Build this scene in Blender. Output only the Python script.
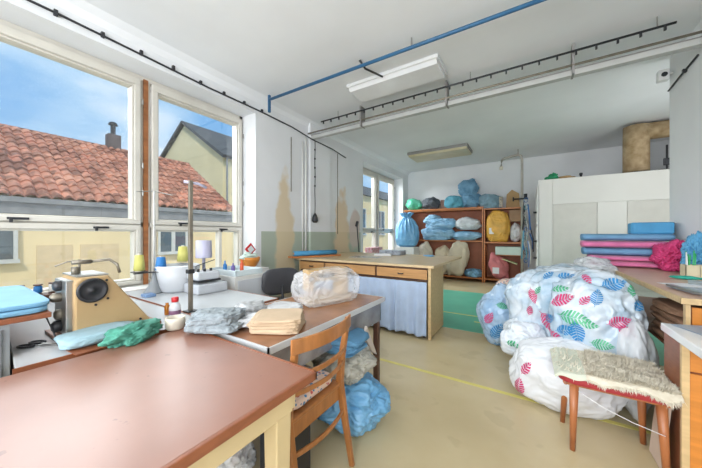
import bpy, bmesh, math, random
from mathutils import Vector, noise, Matrix
from mathutils.bvhtree import BVHTree
for o in list(bpy.data.objects): bpy.data.objects.remove(o)
S = bpy.context.scene; COL = S.collection; PI = math.pi; R = math.radians
random.seed(7)
# ---------------------------------------------------------------- camera, sky, sun, area lights, exposure
cam = bpy.data.cameras.new('camera'); co = bpy.data.objects.new('camera', cam); COL.objects.link(co)
cam.sensor_width = 36; cam.lens = 14.15; cam.clip_end = 300; cam.clip_start = .02
co.location = (0, 0, 1.3); co.rotation_euler = (R(90), 0, R(32.7)); S.camera = co
W = bpy.data.worlds.new('sky'); S.world = W; W.use_nodes = True
nt = W.node_tree; nt.nodes.clear()
def nn(nt, t, **k):
    n = nt.nodes.new(t)
    for a, v in k.items(): setattr(n, a, v)
    return n
wo = nn(nt, 'ShaderNodeOutputWorld'); bg = nn(nt, 'ShaderNodeBackground'); tc = nn(nt, 'ShaderNodeTexCoord')
mp = nn(nt, 'ShaderNodeMapping'); mp.inputs['Scale'].default_value = (1, 1, 2.6)
nz = nn(nt, 'ShaderNodeTexNoise'); nz.inputs['Scale'].default_value = 2.3; nz.inputs['Detail'].default_value = 7; nz.inputs['Roughness'].default_value = .55
rp = nn(nt, 'ShaderNodeValToRGB'); rp.color_ramp.elements[0].position = .38; rp.color_ramp.elements[1].position = .72
rp.color_ramp.elements[0].color = (.20, .42, .74, 1); rp.color_ramp.elements[1].color = (.86, .90, .96, 1)
e = rp.color_ramp.elements.new(.52); e.color = (.38, .58, .82, 1)
nt.links.new(tc.outputs['Generated'], mp.inputs[0]); nt.links.new(mp.outputs[0], nz.inputs['Vector']); nt.links.new(nz.outputs['Fac'], rp.inputs[0])
nt.links.new(rp.outputs[0], bg.inputs[0]); nt.links.new(bg.outputs[0], wo.inputs[0]); bg.inputs[1].default_value = 0.85
sl = bpy.data.lights.new('sun', 'SUN'); so = bpy.data.objects.new('sun', sl); COL.objects.link(so)
sl.energy = 1.5; sl.angle = R(6); sl.color = (1, .95, .86); so.rotation_euler = Vector((-.6, .48, -.75)).to_track_quat('-Z', 'Y').to_euler()
def area(name, loc, to, sx, sy, en, col=(1, 1, 1)):
    l = bpy.data.lights.new(name, 'AREA'); l.shape = 'RECTANGLE'; l.size = sx; l.size_y = sy; l.energy = en; l.color = col
    o = bpy.data.objects.new(name, l); COL.objects.link(o); o.location = loc
    o.rotation_euler = (Vector(to) - Vector(loc)).to_track_quat('-Z', 'Y').to_euler(); return o
# fill lamps added in two assumed openings of the unseen rear wall
area('rear_fill', (-1.6, -2.62, 1.9), (-1.6, 4, 1.9), 2.3, 2.0, 105, (.97, .985, 1))
area('rear_fill', (.2+.45, -2.62, 1.9), (.65, 4, 1.9), 1.2, 2.0, 60, (.97, .985, 1))
# daylight outside the window wall (sky above the lane)
area('lane_skylight', (-5.6, 1.3, 3.6), (-2.6, 1.6, 1.0), 4.0, 1.6, 190, (.93, .97, 1))
area('lane_skylight', (-5.4, 7.0, 3.4), (-2.6, 7.0, 1.0), 2.6, 1.4, 260, (.93, .97, 1))
# fill lamp added round the right wall corner to brighten the far ceiling
area('annex_fill', (2.3, 4.75, 2.0), (1.2, 6.9, 3.1), 1.3, 1.3, 20, (.97, .985, 1))
S.view_settings.view_transform = 'Standard'; S.view_settings.look = 'None'; S.view_settings.gamma = 1
S.view_settings.use_curve_mapping = False; S.view_settings.exposure = 0.6
# ---------------------------------------------------------------- materials
def lin(h):
    if isinstance(h, str):
        v = [int(h[i:i+2], 16)/255 for i in (0, 2, 4)]
    else: v = h
    return [(c/12.92 if c <= .04045 else ((c+.055)/1.055)**2.4) for c in v]
def M(name, col, rough=.6, metal=0, var=.12, scale=6, bump=0, bscale=30, clear=0, stretch=None, spec=.5, col2=None, sheen=0, trans=0):
    m = bpy.data.materials.new(name); m.use_nodes = True; t = m.node_tree; b = t.nodes['Principled BSDF']; out = t.nodes['Material Output']
    c = lin(col)
    tcn = nn(t, 'ShaderNodeTexCoord'); mpn = nn(t, 'ShaderNodeMapping'); n = nn(t, 'ShaderNodeTexNoise')
    if stretch: mpn.inputs['Scale'].default_value = stretch
    n.inputs['Scale'].default_value = scale; n.inputs['Detail'].default_value = 6
    r = nn(t, 'ShaderNodeValToRGB'); r.color_ramp.elements[0].position = .3; r.color_ramp.elements[1].position = .7
    if col2: c0, c1 = lin(col2), c
    else: c0 = [x*(1-var) for x in c]; c1 = [min(1, x*(1+var)) for x in c]
    r.color_ramp.elements[0].color = (*c0, 1); r.color_ramp.elements[1].color = (*c1, 1)
    L = t.links.new
    L(tcn.outputs['Object'], mpn.inputs[0]); L(mpn.outputs[0], n.inputs['Vector']); L(n.outputs['Fac'], r.inputs[0]); L(r.outputs[0], b.inputs['Base Color'])
    b.inputs['Roughness'].default_value = rough; b.inputs['Metallic'].default_value = metal; b.inputs['Specular IOR Level'].default_value = spec
    if sheen: b.inputs['Sheen Weight'].default_value = sheen
    if bump:
        bn = nn(t, 'ShaderNodeTexNoise'); bn.inputs['Scale'].default_value = bscale; bn.inputs['Detail'].default_value = 4
        if bump >= .4: bn.noise_type = 'RIDGED_MULTIFRACTAL'; bn.normalize = True; bn.inputs['Distortion'].default_value = .6; bn.inputs['Scale'].default_value = bscale*.45
        bp = nn(t, 'ShaderNodeBump'); bp.inputs['Strength'].default_value = bump; bp.inputs['Distance'].default_value = .03 if bump >= .4 else .01
        L(mpn.outputs[0], bn.inputs['Vector']); L(bn.outputs['Fac'], bp.inputs['Height']); L(bp.outputs[0], b.inputs['Normal'])
    if clear:
        tr = nn(t, 'ShaderNodeBsdfTransparent'); mx = nn(t, 'ShaderNodeMixShader'); mx.inputs[0].default_value = clear
        L(b.outputs[0], mx.inputs[1]); L(tr.outputs[0], mx.inputs[2]); L(mx.outputs[0], out.inputs[0])
    if trans:
        tl = nn(t, 'ShaderNodeBsdfTranslucent'); mx = nn(t, 'ShaderNodeMixShader'); mx.inputs[0].default_value = trans
        L(r.outputs[0], tl.inputs[0]); L(b.outputs[0], mx.inputs[1]); L(tl.outputs[0], mx.inputs[2]); L(mx.outputs[0], out.inputs[0])
    return m
white = M('white_paint', 'dcdcd8', .55, var=.03)
plaster = M('ceiling_plaster', 'e5e7e9', .85, var=.05, scale=.9, bump=.08, bscale=3)
frame_w = M('window_paint', 'cbc7bd', .45, var=.08, scale=3)
lam_brown = M('brown_laminate', '936857', .33, var=.08, scale=4, bump=.05, bscale=5)
def stains(m, c, sc, lo, amt=.6):
    t = m.node_tree; L = t.links.new; b = t.nodes['Principled BSDF']; src = b.inputs['Base Color'].links[0].from_socket
    tcn = nn(t, 'ShaderNodeTexCoord'); n = nn(t, 'ShaderNodeTexNoise'); n.inputs['Scale'].default_value = sc; n.inputs['Detail'].default_value = 3; L(tcn.outputs['Object'], n.inputs['Vector'])
    mr = nn(t, 'ShaderNodeMapRange'); mr.inputs[1].default_value = lo; mr.inputs[2].default_value = lo+.03; mr.inputs[4].default_value = amt; L(n.outputs['Fac'], mr.inputs[0])
    mx = nn(t, 'ShaderNodeMixRGB'); L(mr.outputs[0], mx.inputs[0]); L(src, mx.inputs[1]); mx.inputs[2].default_value = (*lin(c), 1); L(mx.outputs[0], b.inputs['Base Color'])
stains(lam_brown, '6b4a40', 17, .70)
edge_brown = M('brown_edge', '8a5236', .4, var=.15, scale=9, stretch=(2, 2, 8))
lam_grey = M('grey_laminate', 'c3c6c8', .22, var=.05, scale=3)
cream = M('cream_paint', 'cfbb90', .45, var=.06)
birch = M('pale_wood', 'c9ad80', .45, var=.12, scale=5, stretch=(1, 6, 6))
birch_top = M('pale_table_top', 'cdb48c', .35, var=.10, scale=3, stretch=(1, 5, 1))
drawer_wood = M('drawer_wood', 'b88a58', .45, var=.15, scale=4, stretch=(1, 6, 14))
chair_wood = M('chair_wood', 'a26a3a', .32, var=.2, scale=7, stretch=(4, 4, 1))
shelf_wood = M('orange_brown_wood', 'bd7540', .42, var=.2, scale=4, stretch=(1, 8, 8))
shelf_back = M('shelf_back_board', 'a5664a', .6, var=.15, scale=4)
dark_wood = M('dark_wood', '5c3f30', .5, var=.15)
orange_wood = M('orange_veneer', 'c67e34', .38, var=.12, scale=4, stretch=(1, 1, 8))
leg_wood = M('stool_leg_wood', 'a8683f', .35, var=.15, scale=6, stretch=(6, 6, 1))
steel = M('steel', 'a9a9a6', .32, .9, var=.08)
rust = M('worn_steel', '8c8578', .5, .7, var=.25, scale=12)
dsteel = M('dark_steel', '3c3d40', .45, .6, var=.1)
black = M('black_plastic', '26272b', .5, var=.1)
blackv = M('black_vinyl', '3a3a3f', .42, var=.1)
blue_pipe = M('blue_paint', '275a80', .4, var=.12, scale=10)
beige_m = M('beige_enamel', 'b3966c', .35, var=.05)
beige_m2 = M('grey_enamel', 'c4c8ce', .3, var=.05)
red = M('red_plastic', 'c8262c', .4, var=.08)
redv = M('red_upholstery', '9c2a30', .6, var=.15, bump=.2)
pink = M('pink_fabric', 'e07aa8', .75, var=.12, bump=.2, bscale=60, sheen=.2)
pink2 = M('deep_pink_fabric', 'd6447e', .75, var=.2, bump=.2)
rose = M('rose_bag', 'cf7b7d', .55, var=.15, bump=.3, bscale=18)
blue_f = M('blue_grey_fabric', '6f9cc0', .75, var=.12, bump=.2, bscale=60)
blue_f2 = M('bright_blue_fabric', '4b97c4', .7, var=.12, bump=.2)
duvet = M('pale_blue_quilt', '9cc0d8', .8, var=.16, scale=5, bump=.35, bscale=14, col2='6f9fc0')
skyblue = M('sky_blue_plastic', '7db1d4', .33, var=.14, scale=7, bump=.4, bscale=16, col2='5b98c4')
teal = M('teal_fabric', '5a9fb4', .75, var=.18, bump=.5, bscale=20)
ltblue = M('light_blue_cloth', '78abca', .7, var=.1, bump=.25, bscale=30)
green_p = M('green_plastic', '2fb183', .35, var=.2, bump=.4, bscale=14, col2='7fd0b8')
green_c = M('green_towel', '4a8f7c', .8, var=.25, scale=14, bump=.5, bscale=40)
dkgrey = M('dark_grey_cloth', '50565e', .7, var=.25, bump=.5, bscale=16)
greyc = M('grey_knit', '8f989d', .8, var=.22, scale=26, bump=.6, bscale=60)
greyf = M('grey_film', 'b0b2b4', .3, var=.12, bump=.5, bscale=20)
whitep = M('white_plastic_bag', 'dfe2e6', .25, var=.05, scale=5, bump=.5, bscale=9)
offw = M('off_white_cloth', 'd5cdbd', .8, var=.08, bump=.3, bscale=14)
beigec = M('beige_cloth', 'c3ab8e', .8, var=.1, bump=.25, bscale=30)
yellowb = M('yellow_bag', 'dba748', .5, var=.16, bump=.5, bscale=18)
card = M('cardboard', 'b59468', .75, var=.1)
paper = M('paper', 'dfe0e2', .6, var=.04)
magazine = M('magazine_paper', 'a9b0ba', .4, var=.5, scale=22)
mint = M('mint_box', 'c3d6cc', .6, var=.05)
floral = M('floral_cushion', 'd6b7a2', .8, var=.1)
skin = M('sheep_wool', 'ded8c8', .9, var=.2, scale=24, col2='cbc2ae')
hide = M('sheep_hide', 'cdd0bf', .75, var=.1, bump=.3)
film = M('clear_film', 'eceef0', .16, var=.03, bump=.7, bscale=11, clear=.6)
film2 = M('milky_film', 'e6eaee', .2, var=.04, bump=.7, bscale=9, clear=.34)
film3 = M('cover_film', 'eef0f2', .15, var=.03, bump=.8, bscale=9, clear=.66)
leafbag = M('leaf_print_film', 'd6dde3', .14, var=.08, scale=5.5, bump=1, bscale=14, col2='93afc4')
leafbag2 = M('pale_leaf_print_film', 'bcd0e4', .16, var=.08, scale=3, bump=.7, bscale=8, col2='8fb2d4')
L_PINK = M('leaf_pink', 'cb2f6e', .3, var=.1); L_BLUE = M('leaf_blue', '2584bf', .3, var=.1); L_GREEN = M('leaf_green', '42a878', .3, var=.1)
curtain_m = M('blue_curtain', 'b6c8e2', .75, var=.07, bump=.15, bscale=50, trans=.15)
yellow_t = M('yellow_tape', 'd8cc74', .6, var=.1)
green_fl = M('green_floor', '5fb59a', .4, var=.08, scale=2)
amber = M('amber_vial', 'b8701f', .2, var=.1)
bottle_m = M('clear_bottle', 'e4e6ea', .1, var=.03, clear=.35)
thr_y = M('yellow_thread', 'c4c06a', .6, var=.1); thr_b = M('blue_thread', '2a76b8', .6, var=.1); thr_w = M('white_thread', 'e2e0da', .6, var=.04)
lavend = M('lavender_thread', 'b7b6cc', .55, var=.05)
orange_p = M('orange_plastic', 'd88a3a', .35, var=.1)
green_pen = M('green_pen', '39b26a', .3, var=.1)
diffuser = M('aged_diffuser', 'cfc7ae', .3, var=.16, scale=2.2, col2='b9a980')
lampw = M('lamp_enamel', 'e2e3e4', .12, var=.02)
conc = M('grey_steel_cabinet', '8f9498', .5, var=.1, scale=3)
def glass_mat():
    m = bpy.data.materials.new('window_glass'); m.use_nodes = True; t = m.node_tree; t.nodes.clear()
    o = nn(t, 'ShaderNodeOutputMaterial'); g = nn(t, 'ShaderNodeBsdfGlossy'); g.inputs[1].default_value = .03
    tr = nn(t, 'ShaderNodeBsdfTransparent'); tr.inputs[0].default_value = (.97, .98, .97, 1); mx = nn(t, 'ShaderNodeMixShader'); mx.inputs[0].default_value = .05
    t.links.new(tr.outputs[0], mx.inputs[1]); t.links.new(g.outputs[0], mx.inputs[2]); t.links.new(mx.outputs[0], o.inputs[0]); return m
glass = glass_mat()
def wall_mat():
    # painted wall: green dado below 1.34 m, patches of bare plaster where the paint came off
    m = M('dado_wall', 'dee0e2', .8, var=.05, scale=1.3, bump=.08, bscale=5); t = m.node_tree; L = t.links.new
    b = t.nodes['Principled BSDF']; src = b.inputs['Base Color'].links[0].from_socket
    tcn = nn(t, 'ShaderNodeTexCoord'); sp = nn(t, 'ShaderNodeSeparateXYZ'); L(tcn.outputs['Object'], sp.inputs[0])
    lt = nn(t, 'ShaderNodeMath', operation='LESS_THAN'); L(sp.outputs['Z'], lt.inputs[0]); lt.inputs[1].default_value = 1.34
    lt2 = nn(t, 'ShaderNodeMath', operation='GREATER_THAN'); L(sp.outputs['Y'], lt2.inputs[0]); lt2.inputs[1].default_value = 2.7
    lt3 = nn(t, 'ShaderNodeMath', operation='LESS_THAN'); L(sp.outputs['Y'], lt3.inputs[0]); lt3.inputs[1].default_value = 5.55
    a1 = nn(t, 'ShaderNodeMath', operation='MULTIPLY'); L(lt.outputs[0], a1.inputs[0]); L(lt2.outputs[0], a1.inputs[1])
    a2 = nn(t, 'ShaderNodeMath', operation='MULTIPLY'); L(a1.outputs[0], a2.inputs[0]); L(lt3.outputs[0], a2.inputs[1])
    mx = nn(t, 'ShaderNodeMixRGB'); L(a2.outputs[0], mx.inputs[0]); L(src, mx.inputs[1]); mx.inputs[2].default_value = (*lin('a9b3a4'), 1)
    last = mx.outputs[0]
    for (yy, zz, ry, rz, c) in ((3.17, 1.0, .2, 1.15, 'd3c09c'), (4.8, 1.1, .26, 1.1, 'd8bf9c'), (5.3, 1.4, .22, .5, 'cfbab2')):
        s1 = nn(t, 'ShaderNodeVectorMath', operation='SUBTRACT'); L(tcn.outputs['Object'], s1.inputs[0]); s1.inputs[1].default_value = (-3.3, yy, zz)
        s2 = nn(t, 'ShaderNodeVectorMath', operation='MULTIPLY'); L(s1.outputs[0], s2.inputs[0]); s2.inputs[1].default_value = (0, 1/ry, 1/rz)
        le = nn(t, 'ShaderNodeVectorMath', operation='LENGTH'); L(s2.outputs[0], le.inputs[0])
        n2 = nn(t, 'ShaderNodeTexNoise'); n2.inputs['Scale'].default_value = 4; L(tcn.outputs['Object'], n2.inputs['Vector'])
        ad = nn(t, 'ShaderNodeMath', operation='ADD'); L(le.outputs['Value'], ad.inputs[0]); L(n2.outputs['Fac'], ad.inputs[1])
        mr = nn(t, 'ShaderNodeMapRange'); L(ad.outputs[0], mr.inputs[0]); mr.inputs[1].default_value = 1.35; mr.inputs[2].default_value = 1.6; mr.inputs[3].default_value = .85; mr.inputs[4].default_value = 0
        m2 = nn(t, 'ShaderNodeMixRGB'); L(mr.outputs[0], m2.inputs[0]); L(last, m2.inputs[1]); m2.inputs[2].default_value = (*lin(c), 1); last = m2.outputs[0]
    L(last, b.inputs['Base Color']); return m
dado = wall_mat()
wallp = M('white_wall', 'e1e3e5', .8, var=.05, scale=1.2, bump=.08, bscale=5)
def floor_mat():
    m = M('beige_linoleum', 'd0c09a', .27, var=.1, scale=1.6, bump=.03, bscale=4, col2='c0ae88'); stains(m, 'a8987a', 3.1, .60, .22); return m
floor_m = floor_mat()
tile_m = M('clay_tiles', 'b06a50', .8, var=.35, scale=5, col2='8a5142')
ochre = M('ochre_render', 'ecd2a2', .9, var=.08, scale=.8)
ochre2 = M('pale_ochre_render', 'ead8ac', .9, var=.06, scale=.6)
dkroof = M('dark_roof', '5d5b5a', .7, var=.2, scale=3)
darkglass = M('dark_pane', '5b6468', .15, var=.15, scale=3)
greyrim = M('grey_gutter', '8c8a88', .6, .2, var=.15)
# ---------------------------------------------------------------- helpers
def wl(o):
    v = Vector((0, 0, 0))
    while o: v += o.location; o = o.parent
    return v
def tag(o, label, cat, group=None, kind=None):
    o['label'] = label; o['category'] = cat
    if group: o['group'] = group
    if kind: o['kind'] = kind
    return o
def thing(name, label, cat, loc=(0, 0, 0), rz=0, group=None):
    o = bpy.data.objects.new(name, None); COL.objects.link(o); o.location = loc; o.rotation_euler = (0, 0, rz); o.empty_display_size = .1
    return tag(o, label, cat, group)
class MB:
    def __init__(s): s.bm = bmesh.new(); s.mi = 0
    def _f(s, vs):
        try: f = s.bm.faces.new(vs); f.material_index = s.mi; return f
        except ValueError: return None
    def box(s, x0, x1, y0, y1, z0, z1):
        p = [s.bm.verts.new((x, y, z)) for x in (x0, x1) for y in (y0, y1) for z in (z0, z1)]
        for f in ((0, 1, 3, 2), (4, 6, 7, 5), (0, 4, 5, 1), (2, 3, 7, 6), (0, 2, 6, 4), (1, 5, 7, 3)): s._f([p[i] for i in f])
        return s
    def obox(s, c, d, rx=0, ry=0, rz=0):
        m = Matrix.Translation(c) @ Matrix.Rotation(rz, 4, 'Z') @ Matrix.Rotation(ry, 4, 'Y') @ Matrix.Rotation(rx, 4, 'X')
        n0 = len(s.bm.verts); s.box(-d[0]/2, d[0]/2, -d[1]/2, d[1]/2, -d[2]/2, d[2]/2); s.bm.verts.ensure_lookup_table()
        for v in s.bm.verts[n0:]: v.co = m @ v.co
        return s
    def prism(s, pts, axis, a, b):
        def mk(p, t): return {'x': (t, p[0], p[1]), 'y': (p[0], t, p[1]), 'z': (p[0], p[1], t)}[axis]
        A = [s.bm.verts.new(mk(p, a)) for p in pts]; B = [s.bm.verts.new(mk(p, b)) for p in pts]; n = len(pts)
        s._f(A); s._f(B[::-1])
        for i in range(n): s._f([A[i], B[i], B[(i+1) % n], A[(i+1) % n]])
        return s
    def sweep(s, pts, sec, up=(0, 0, 1), scales=None):
        pts = [Vector(p) for p in pts]; rings = []
        for i, p in enumerate(pts):
            t = (pts[min(i+1, len(pts)-1)] - pts[max(i-1, 0)]).normalized(); u = Vector(up)
            if abs(t.dot(u)) > .95: u = Vector((1, 0, 0)) if abs(t.x) < .9 else Vector((0, 1, 0))
            a = t.cross(u).normalized(); b = a.cross(t).normalized(); k = scales[i] if scales else 1
            rings.append([s.bm.verts.new(p + a*q[0]*k + b*q[1]*k) for q in sec])
        n = len(sec)
        for i in range(len(rings)-1):
            for j in range(n): s._f([rings[i][j], rings[i][(j+1) % n], rings[i+1][(j+1) % n], rings[i+1][j]])
        s._f(rings[0][::-1]); s._f(rings[-1]); return s
    def tube(s, pts, r, n=8, scales=None): return s.sweep(pts, [(r*math.cos(2*PI*k/n), r*math.sin(2*PI*k/n)) for k in range(n)], scales=scales)
    def cyl(s, p, q, r, r2=None, n=16): return s.tube([p, q], r, n, [1, (r2 if r2 is not None else r)/r])
    def lathe(s, c, prof, n=20, axis='z'):
        rings = []
        for (r, h) in prof:
            rg = []
            for k in range(n):
                a = 2*PI*k/n; x, y = max(r, 1e-4)*math.cos(a), max(r, 1e-4)*math.sin(a)
                o = {'z': (x, y, h), 'x': (h, x, y), 'y': (x, h, y)}[axis]
                rg.append(s.bm.verts.new((c[0]+o[0], c[1]+o[1], c[2]+o[2])))
            rings.append(rg)
        for i in range(len(rings)-1):
            for j in range(n): s._f([rings[i][j], rings[i][(j+1) % n], rings[i+1][(j+1) % n], rings[i+1][j]])
        s._f(rings[0]); s._f(rings[-1][::-1]); return s
    def grid(s, nu, nv, fn):
        V = [[s.bm.verts.new(fn(u/nu, v/nv)) for v in range(nv+1)] for u in range(nu+1)]
        for u in range(nu):
            for v in range(nv): s._f([V[u][v], V[u+1][v], V[u+1][v+1], V[u][v+1]])
        return s
    def sheet(s, nu, nv, fn, th):
        # closed thin sheet
        V = [[s.bm.verts.new(fn(u/nu, v/nv)) for v in range(nv+1)] for u in range(nu+1)]
        U = [[s.bm.verts.new(Vector(V[u][v].co) - Vector((0, 0, th))) for v in range(nv+1)] for u in range(nu+1)]
        for u in range(nu):
            for v in range(nv):
                s._f([V[u][v], V[u+1][v], V[u+1][v+1], V[u][v+1]]); s._f([U[u][v], U[u][v+1], U[u+1][v+1], U[u+1][v]])
        for u in range(nu):
            s._f([V[u][0], U[u][0], U[u+1][0], V[u+1][0]]); s._f([V[u][nv], V[u+1][nv], U[u+1][nv], U[u][nv]])
        for v in range(nv):
            s._f([V[0][v], V[0][v+1], U[0][v+1], U[0][v]]); s._f([V[nu][v], U[nu][v], U[nu][v+1], V[nu][v+1]])
        return s
    def blob(s, c, r, seed=0, amp=.12, crease=.04, freq=1.6, cf=3.2, pw=1.0, zmin=None, sub=5, rz=0, fold=0, ff=14, ry=0, rx=0):
        n0 = len(s.bm.verts); f0 = len(s.bm.faces)
        bmesh.ops.create_icosphere(s.bm, subdivisions=sub, radius=1); s.bm.verts.ensure_lookup_table(); s.bm.faces.ensure_lookup_table()
        off = Vector((seed*3.7, seed*1.3+5, seed*2.1-7)); rot = Matrix.Rotation(rz, 3, 'Z') @ Matrix.Rotation(ry, 3, 'Y') @ Matrix.Rotation(rx, 3, 'X')
        for v in s.bm.verts[n0:]:
            d = v.co.normalized()
            e = Vector([math.copysign(abs(q)**pw, q) for q in d])
            k = 1 + amp*noise.noise(d*freq + off)*2
            w = d*cf + off + Vector((noise.noise(d*3+off), noise.noise(d*3-off), noise.noise(d*2.5+off*2)))*.9
            rg = 1-abs(noise.noise(w))*2.2; rg2 = 1-abs(noise.noise(w*2.3+off))*2.2
            k += crease*(rg*.9 + rg2*.45 - .6)
            if fold: k += fold*math.sin(ff*math.atan2(d.y, d.x) + 3*noise.noise(d*2+off))*(.35+.65*max(0, d.z))
            p = Vector((e.x*r[0]*k, e.y*r[1]*k, e.z*r[2]*k)); p = rot @ p + Vector(c)
            if zmin is not None and p.z < zmin: p.z = zmin + (p.z-zmin)*.015
            if zmin is not None: p.z = max(p.z, zmin)
            v.co = p
        for f in s.bm.faces[f0:]: f.material_index = s.mi
        return s
    def sack(s, c, r, h, seed=0, neck=.25, tuft=.35, pleat=.12, npl=13, n=120, m=60, lean=(0, 0)):
        # gathered sack: round body, pinched neck, flaring tuft
        off = Vector((seed*2.3, seed*1.7, seed)); rings = []
        prof = [(0, 0), (.55, .0), (.85, .05), (1, .2), (1, .4), (.9, .6), (.62, .76), (neck, .86), (neck*.95, .89), (tuft*.8, .95), (tuft, 1.0), (tuft*.5, .985), (0, .95)]
        P = []
        for i in range(m+1):
            t = i/m*(len(prof)-1); k = min(int(t), len(prof)-2); q = t-k
            P.append((prof[k][0]*(1-q)+prof[k+1][0]*q, prof[k][1]*(1-q)+prof[k+1][1]*q))
        for (pr, ph) in P:
            rg = []
            for j in range(n):
                a = 2*PI*j/n; d = Vector((math.cos(a), math.sin(a), ph*1.6))
                k = 1 + .14*noise.noise(d*1.4+off) + .05*(1-abs(noise.noise(d*4+off))*2.4)
                pl = pleat*max(0, (ph-.35)/.6)*math.sin(npl*a + 4*noise.noise(d+off)); k *= 1+pl*(1.5 if ph > .8 else 1)
                rr = max(pr, .001)*k
                rg.append(s.bm.verts.new((c[0]+r[0]*rr*math.cos(a)+lean[0]*ph, c[1]+r[1]*rr*math.sin(a)+lean[1]*ph, c[2]+h*ph*(1+.05*noise.noise(d*2-off)*(1 if ph > .05 else 0)))))
            rings.append(rg)
        for i in range(len(rings)-1):
            for j in range(n): s._f([rings[i][j], rings[i][(j+1) % n], rings[i+1][(j+1) % n], rings[i+1][j]])
        return s
    def build(s, name, mat, parent=None, smooth=False, bevel=0, w=1, clean=True, seg=2):
        bm = s.bm
        if clean: bmesh.ops.recalc_face_normals(bm, faces=bm.faces)
        me = bpy.data.meshes.new(name); o = bpy.data.objects.new(name, me)
        if w:
            if parent: org = wl(parent)
            else:
                xs = [v.co for v in bm.verts]; org = Vector(((min(v.x for v in xs)+max(v.x for v in xs))/2, (min(v.y for v in xs)+max(v.y for v in xs))/2, min(v.z for v in xs)))
                o.location = org
            for v in bm.verts: v.co -= org
        bm.to_mesh(me); bm.free()
        for mm in (mat if isinstance(mat, (list, tuple)) else [mat]): me.materials.append(mm)
        if smooth: me.polygons.foreach_set('use_smooth', [True]*len(me.polygons))
        COL.objects.link(o); o.parent = parent
        if bevel:
            b = o.modifiers.new('bevel', 'BEVEL'); b.width = bevel; b.segments = seg; b.limit_method = 'ANGLE'
        return o
def struct(name, mb, mat, parent=None, **k):
    mb2 = mb.build(name, mat, parent, w=0, **k)
    if not parent: mb2['kind'] = 'structure'
    return mb2
def dup(root, loc, rz=None, label=None, group=None):
    r = root.copy(); COL.objects.link(r); r.location = loc
    if rz is not None: r.rotation_euler = (0, 0, rz)
    if label: r['label'] = label
    if group: r['group'] = group
    for ch in list(root.children):
        c = ch.copy(); COL.objects.link(c); c.parent = r
        for g in ch.children:
            d = g.copy(); COL.objects.link(d); d.parent = c
    return r
def one(name, mb, mat, label, cat, group=None, **k): return tag(mb.build(name, mat, **k), label, cat, group)
# ---------------------------------------------------------------- room shell
WX, FX, CZ = -3.3, -3.65, 3.3
struct('floor', MB().box(-3.8, 3.4, -2.8, 8.8, -.12, 0), floor_m)
m = MB().box(-3.8, 3.4, -2.8, 8.8, CZ, CZ+.15)
struct('ceiling', m, plaster)
WIN = [(-1.35, 2.6, .74, 3.05), (5.67, 8.15, .74, 3.03)]
m = MB(); ys = -2.8
for (a, b, z0, z1) in WIN:
    m.box(-3.8, WX, ys, a, 0, CZ); m.box(-3.8, WX, a, b, 0, z0-.04); m.box(-3.8, WX, a, b, z1, CZ); ys = b
m.box(-3.8, WX, ys, 8.8, 0, CZ)
m.box(WX-.01, WX+.06, 3.72, 4.3, 0, CZ)
struct('wall_left', m, dado)
struct('wall_back', MB().box(WX, 3.4, 8.6, 8.8, 0, CZ), wallp)
struct('wall_right', MB().box(1.36, 1.6, -2.6, 4.62, 0, CZ), wallp)
m = MB().box(1.6, 3.2, 4.42, 4.62, 0, CZ); m.box(3.2, 3.4, 4.42, 8.6, 0, CZ)
struct('wall_niche', m, wallp)
m = MB(); m.box(-3.8, -2.8, -2.8, -2.6, 0, CZ); m.box(-.4, 0, -2.8, -2.6, 0, CZ); m.box(1.3, 1.6, -2.8, -2.6, 0, CZ); m.box(-2.8, 1.3, -2.8, -2.6, 0, .85); m.box(-2.8, 1.3, -2.8, -2.6, 2.95, CZ)
struct('wall_rear', m, wallp)
# cornice cove over the window wall
m = MB(); m.prism([(WX, CZ), (WX, CZ-.1), (WX+.03, CZ-.04), (WX+.1, CZ)], 'y', -2.6, 8.6)
struct('trim_1', m, plaster)
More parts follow.
